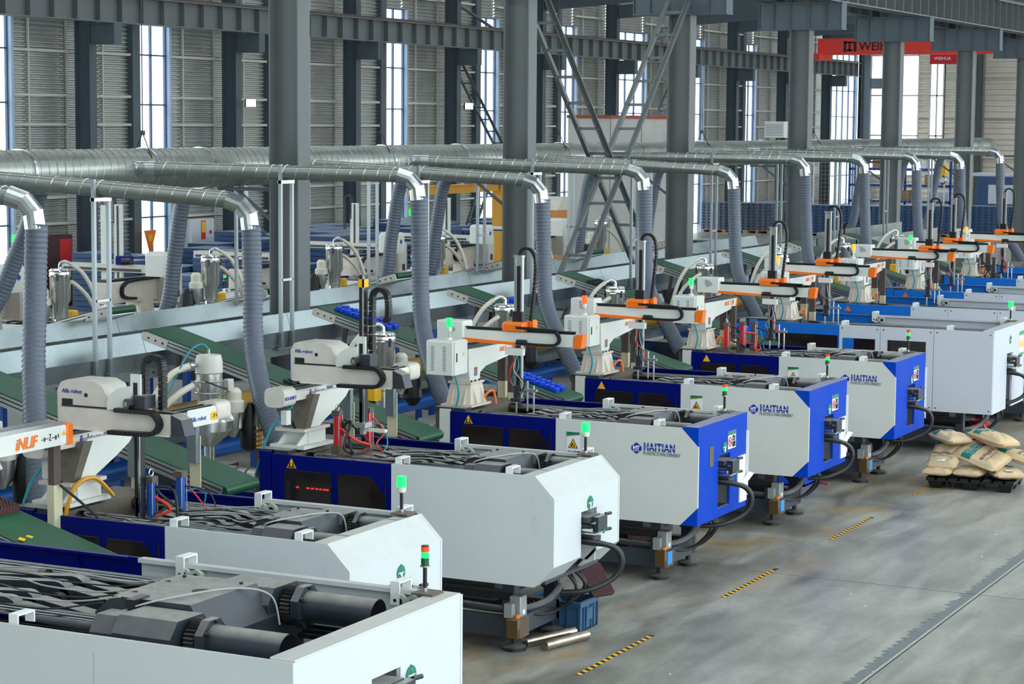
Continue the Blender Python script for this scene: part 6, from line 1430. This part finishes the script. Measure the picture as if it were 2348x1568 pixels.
# floodlights on the wall columns
for k, (px, z_, lb) in enumerate(((54.05, 5.49, 'bright floodlight on the wall column left of the first middle column'), (67.95, 5.53, 'bright floodlight on the wall column left of the second middle column'))):
    t = thing('floodlight', lb, 'floodlight', (px+0.05, 35.62, z_), R(-40))
    MB().bbox(-0.16, 0.16, -0.05, 0.08, -0.12, 0.12, 0.02).build('housing', 'mech', t); MB().box(-0.14, 0.14, -0.056, -0.05, -0.1, 0.1).build('lens', 'flood', t); MB().box(-0.02, 0.02, 0.08, 0.3, -0.02, 0.02).build('arm', 'mech', t)
# exit signs, cabinets and posters on the wall
for lb, x_, y_, z_ in (('green exit sign at the left edge of the wall', 44.82, 36.8, 1.86), ('green exit sign behind the fourth hose', 66.05, 36.8, 1.82), ('green exit sign right of the second middle column', 78.1, 36.8, 1.84)):
    t = thing('exit_sign', lb, 'exit sign', (x_, y_, z_)); MB().bbox(-0.15, 0.15, -0.05, 0.05, -0.1, 0.1, 0.015).build('case', 'exit_green', t)
    MB().box(-0.03, 0.03, -0.055, -0.05, -0.07, 0.07).prism([(-0.13, 0), (-0.07, 0.04), (-0.07, -0.04)], 'y', -0.055, -0.05).prism([(0.13, 0), (0.07, 0.04), (0.07, -0.04)], 'y', -0.055, -0.05).build('pictogram', 'text_white', t)
ec = thing('electric_cabinet', 'white electric cabinet with a yellow danger poster on the wall', 'cabinet', (52.75, 36.6, 1.15)); MB().box(-0.55, 0.55, -0.15, 0.18, -1.15, 0).build('plinth', 'panel_grey', ec); MB().bbox(-0.6, 0.6, -0.2, 0.2, 0, 0.95, 0.03).build('case', 'panel_white', ec)
pp = MB().box(-0.1, 0.12, -0.206, -0.2, 0.35, 0.9).build('poster', 'text_red', ec); MB().box(-0.08, 0.1, -0.21, -0.206, 0.55, 0.87).build('panel', 'yellow', pp); MB().cyl((0.38, -0.21, 0.55), (0.38, -0.2, 0.55), 0.06, 12).build('dial', 'red', ec)
sg = thing('warning_flag', 'small orange triangular warning flag hanging by the left window', 'sign', (50.35, 36.55, 1.46)); MB().prism([(-0.28, 0.4), (0.28, 0.4), (0, -0.3)], 'y', -0.012, 0.012).build('board', 'orange', sg); MB().box(-0.1, 0.1, -0.016, -0.012, 0.1, 0.28).build('mark', 'yellow', sg); MB().cyl((0, 0.03, -1.46), (0, 0.03, 0.4), 0.015, 8).build('pole', 'steel_paint', sg)
rbx = thing('hydrant_cabinet', 'red hydrant cabinet on the left wall', 'cabinet', (46.1, 36.6, 0.0)); MB().bbox(-0.55, 0.55, -0.2, 0.2, 0, 1.9, 0.02).build('case', 'maroon', rbx); MB().box(0.0, 0.5, -0.206, -0.2, 0.2, 1.8).build('door', 'red', rbx)
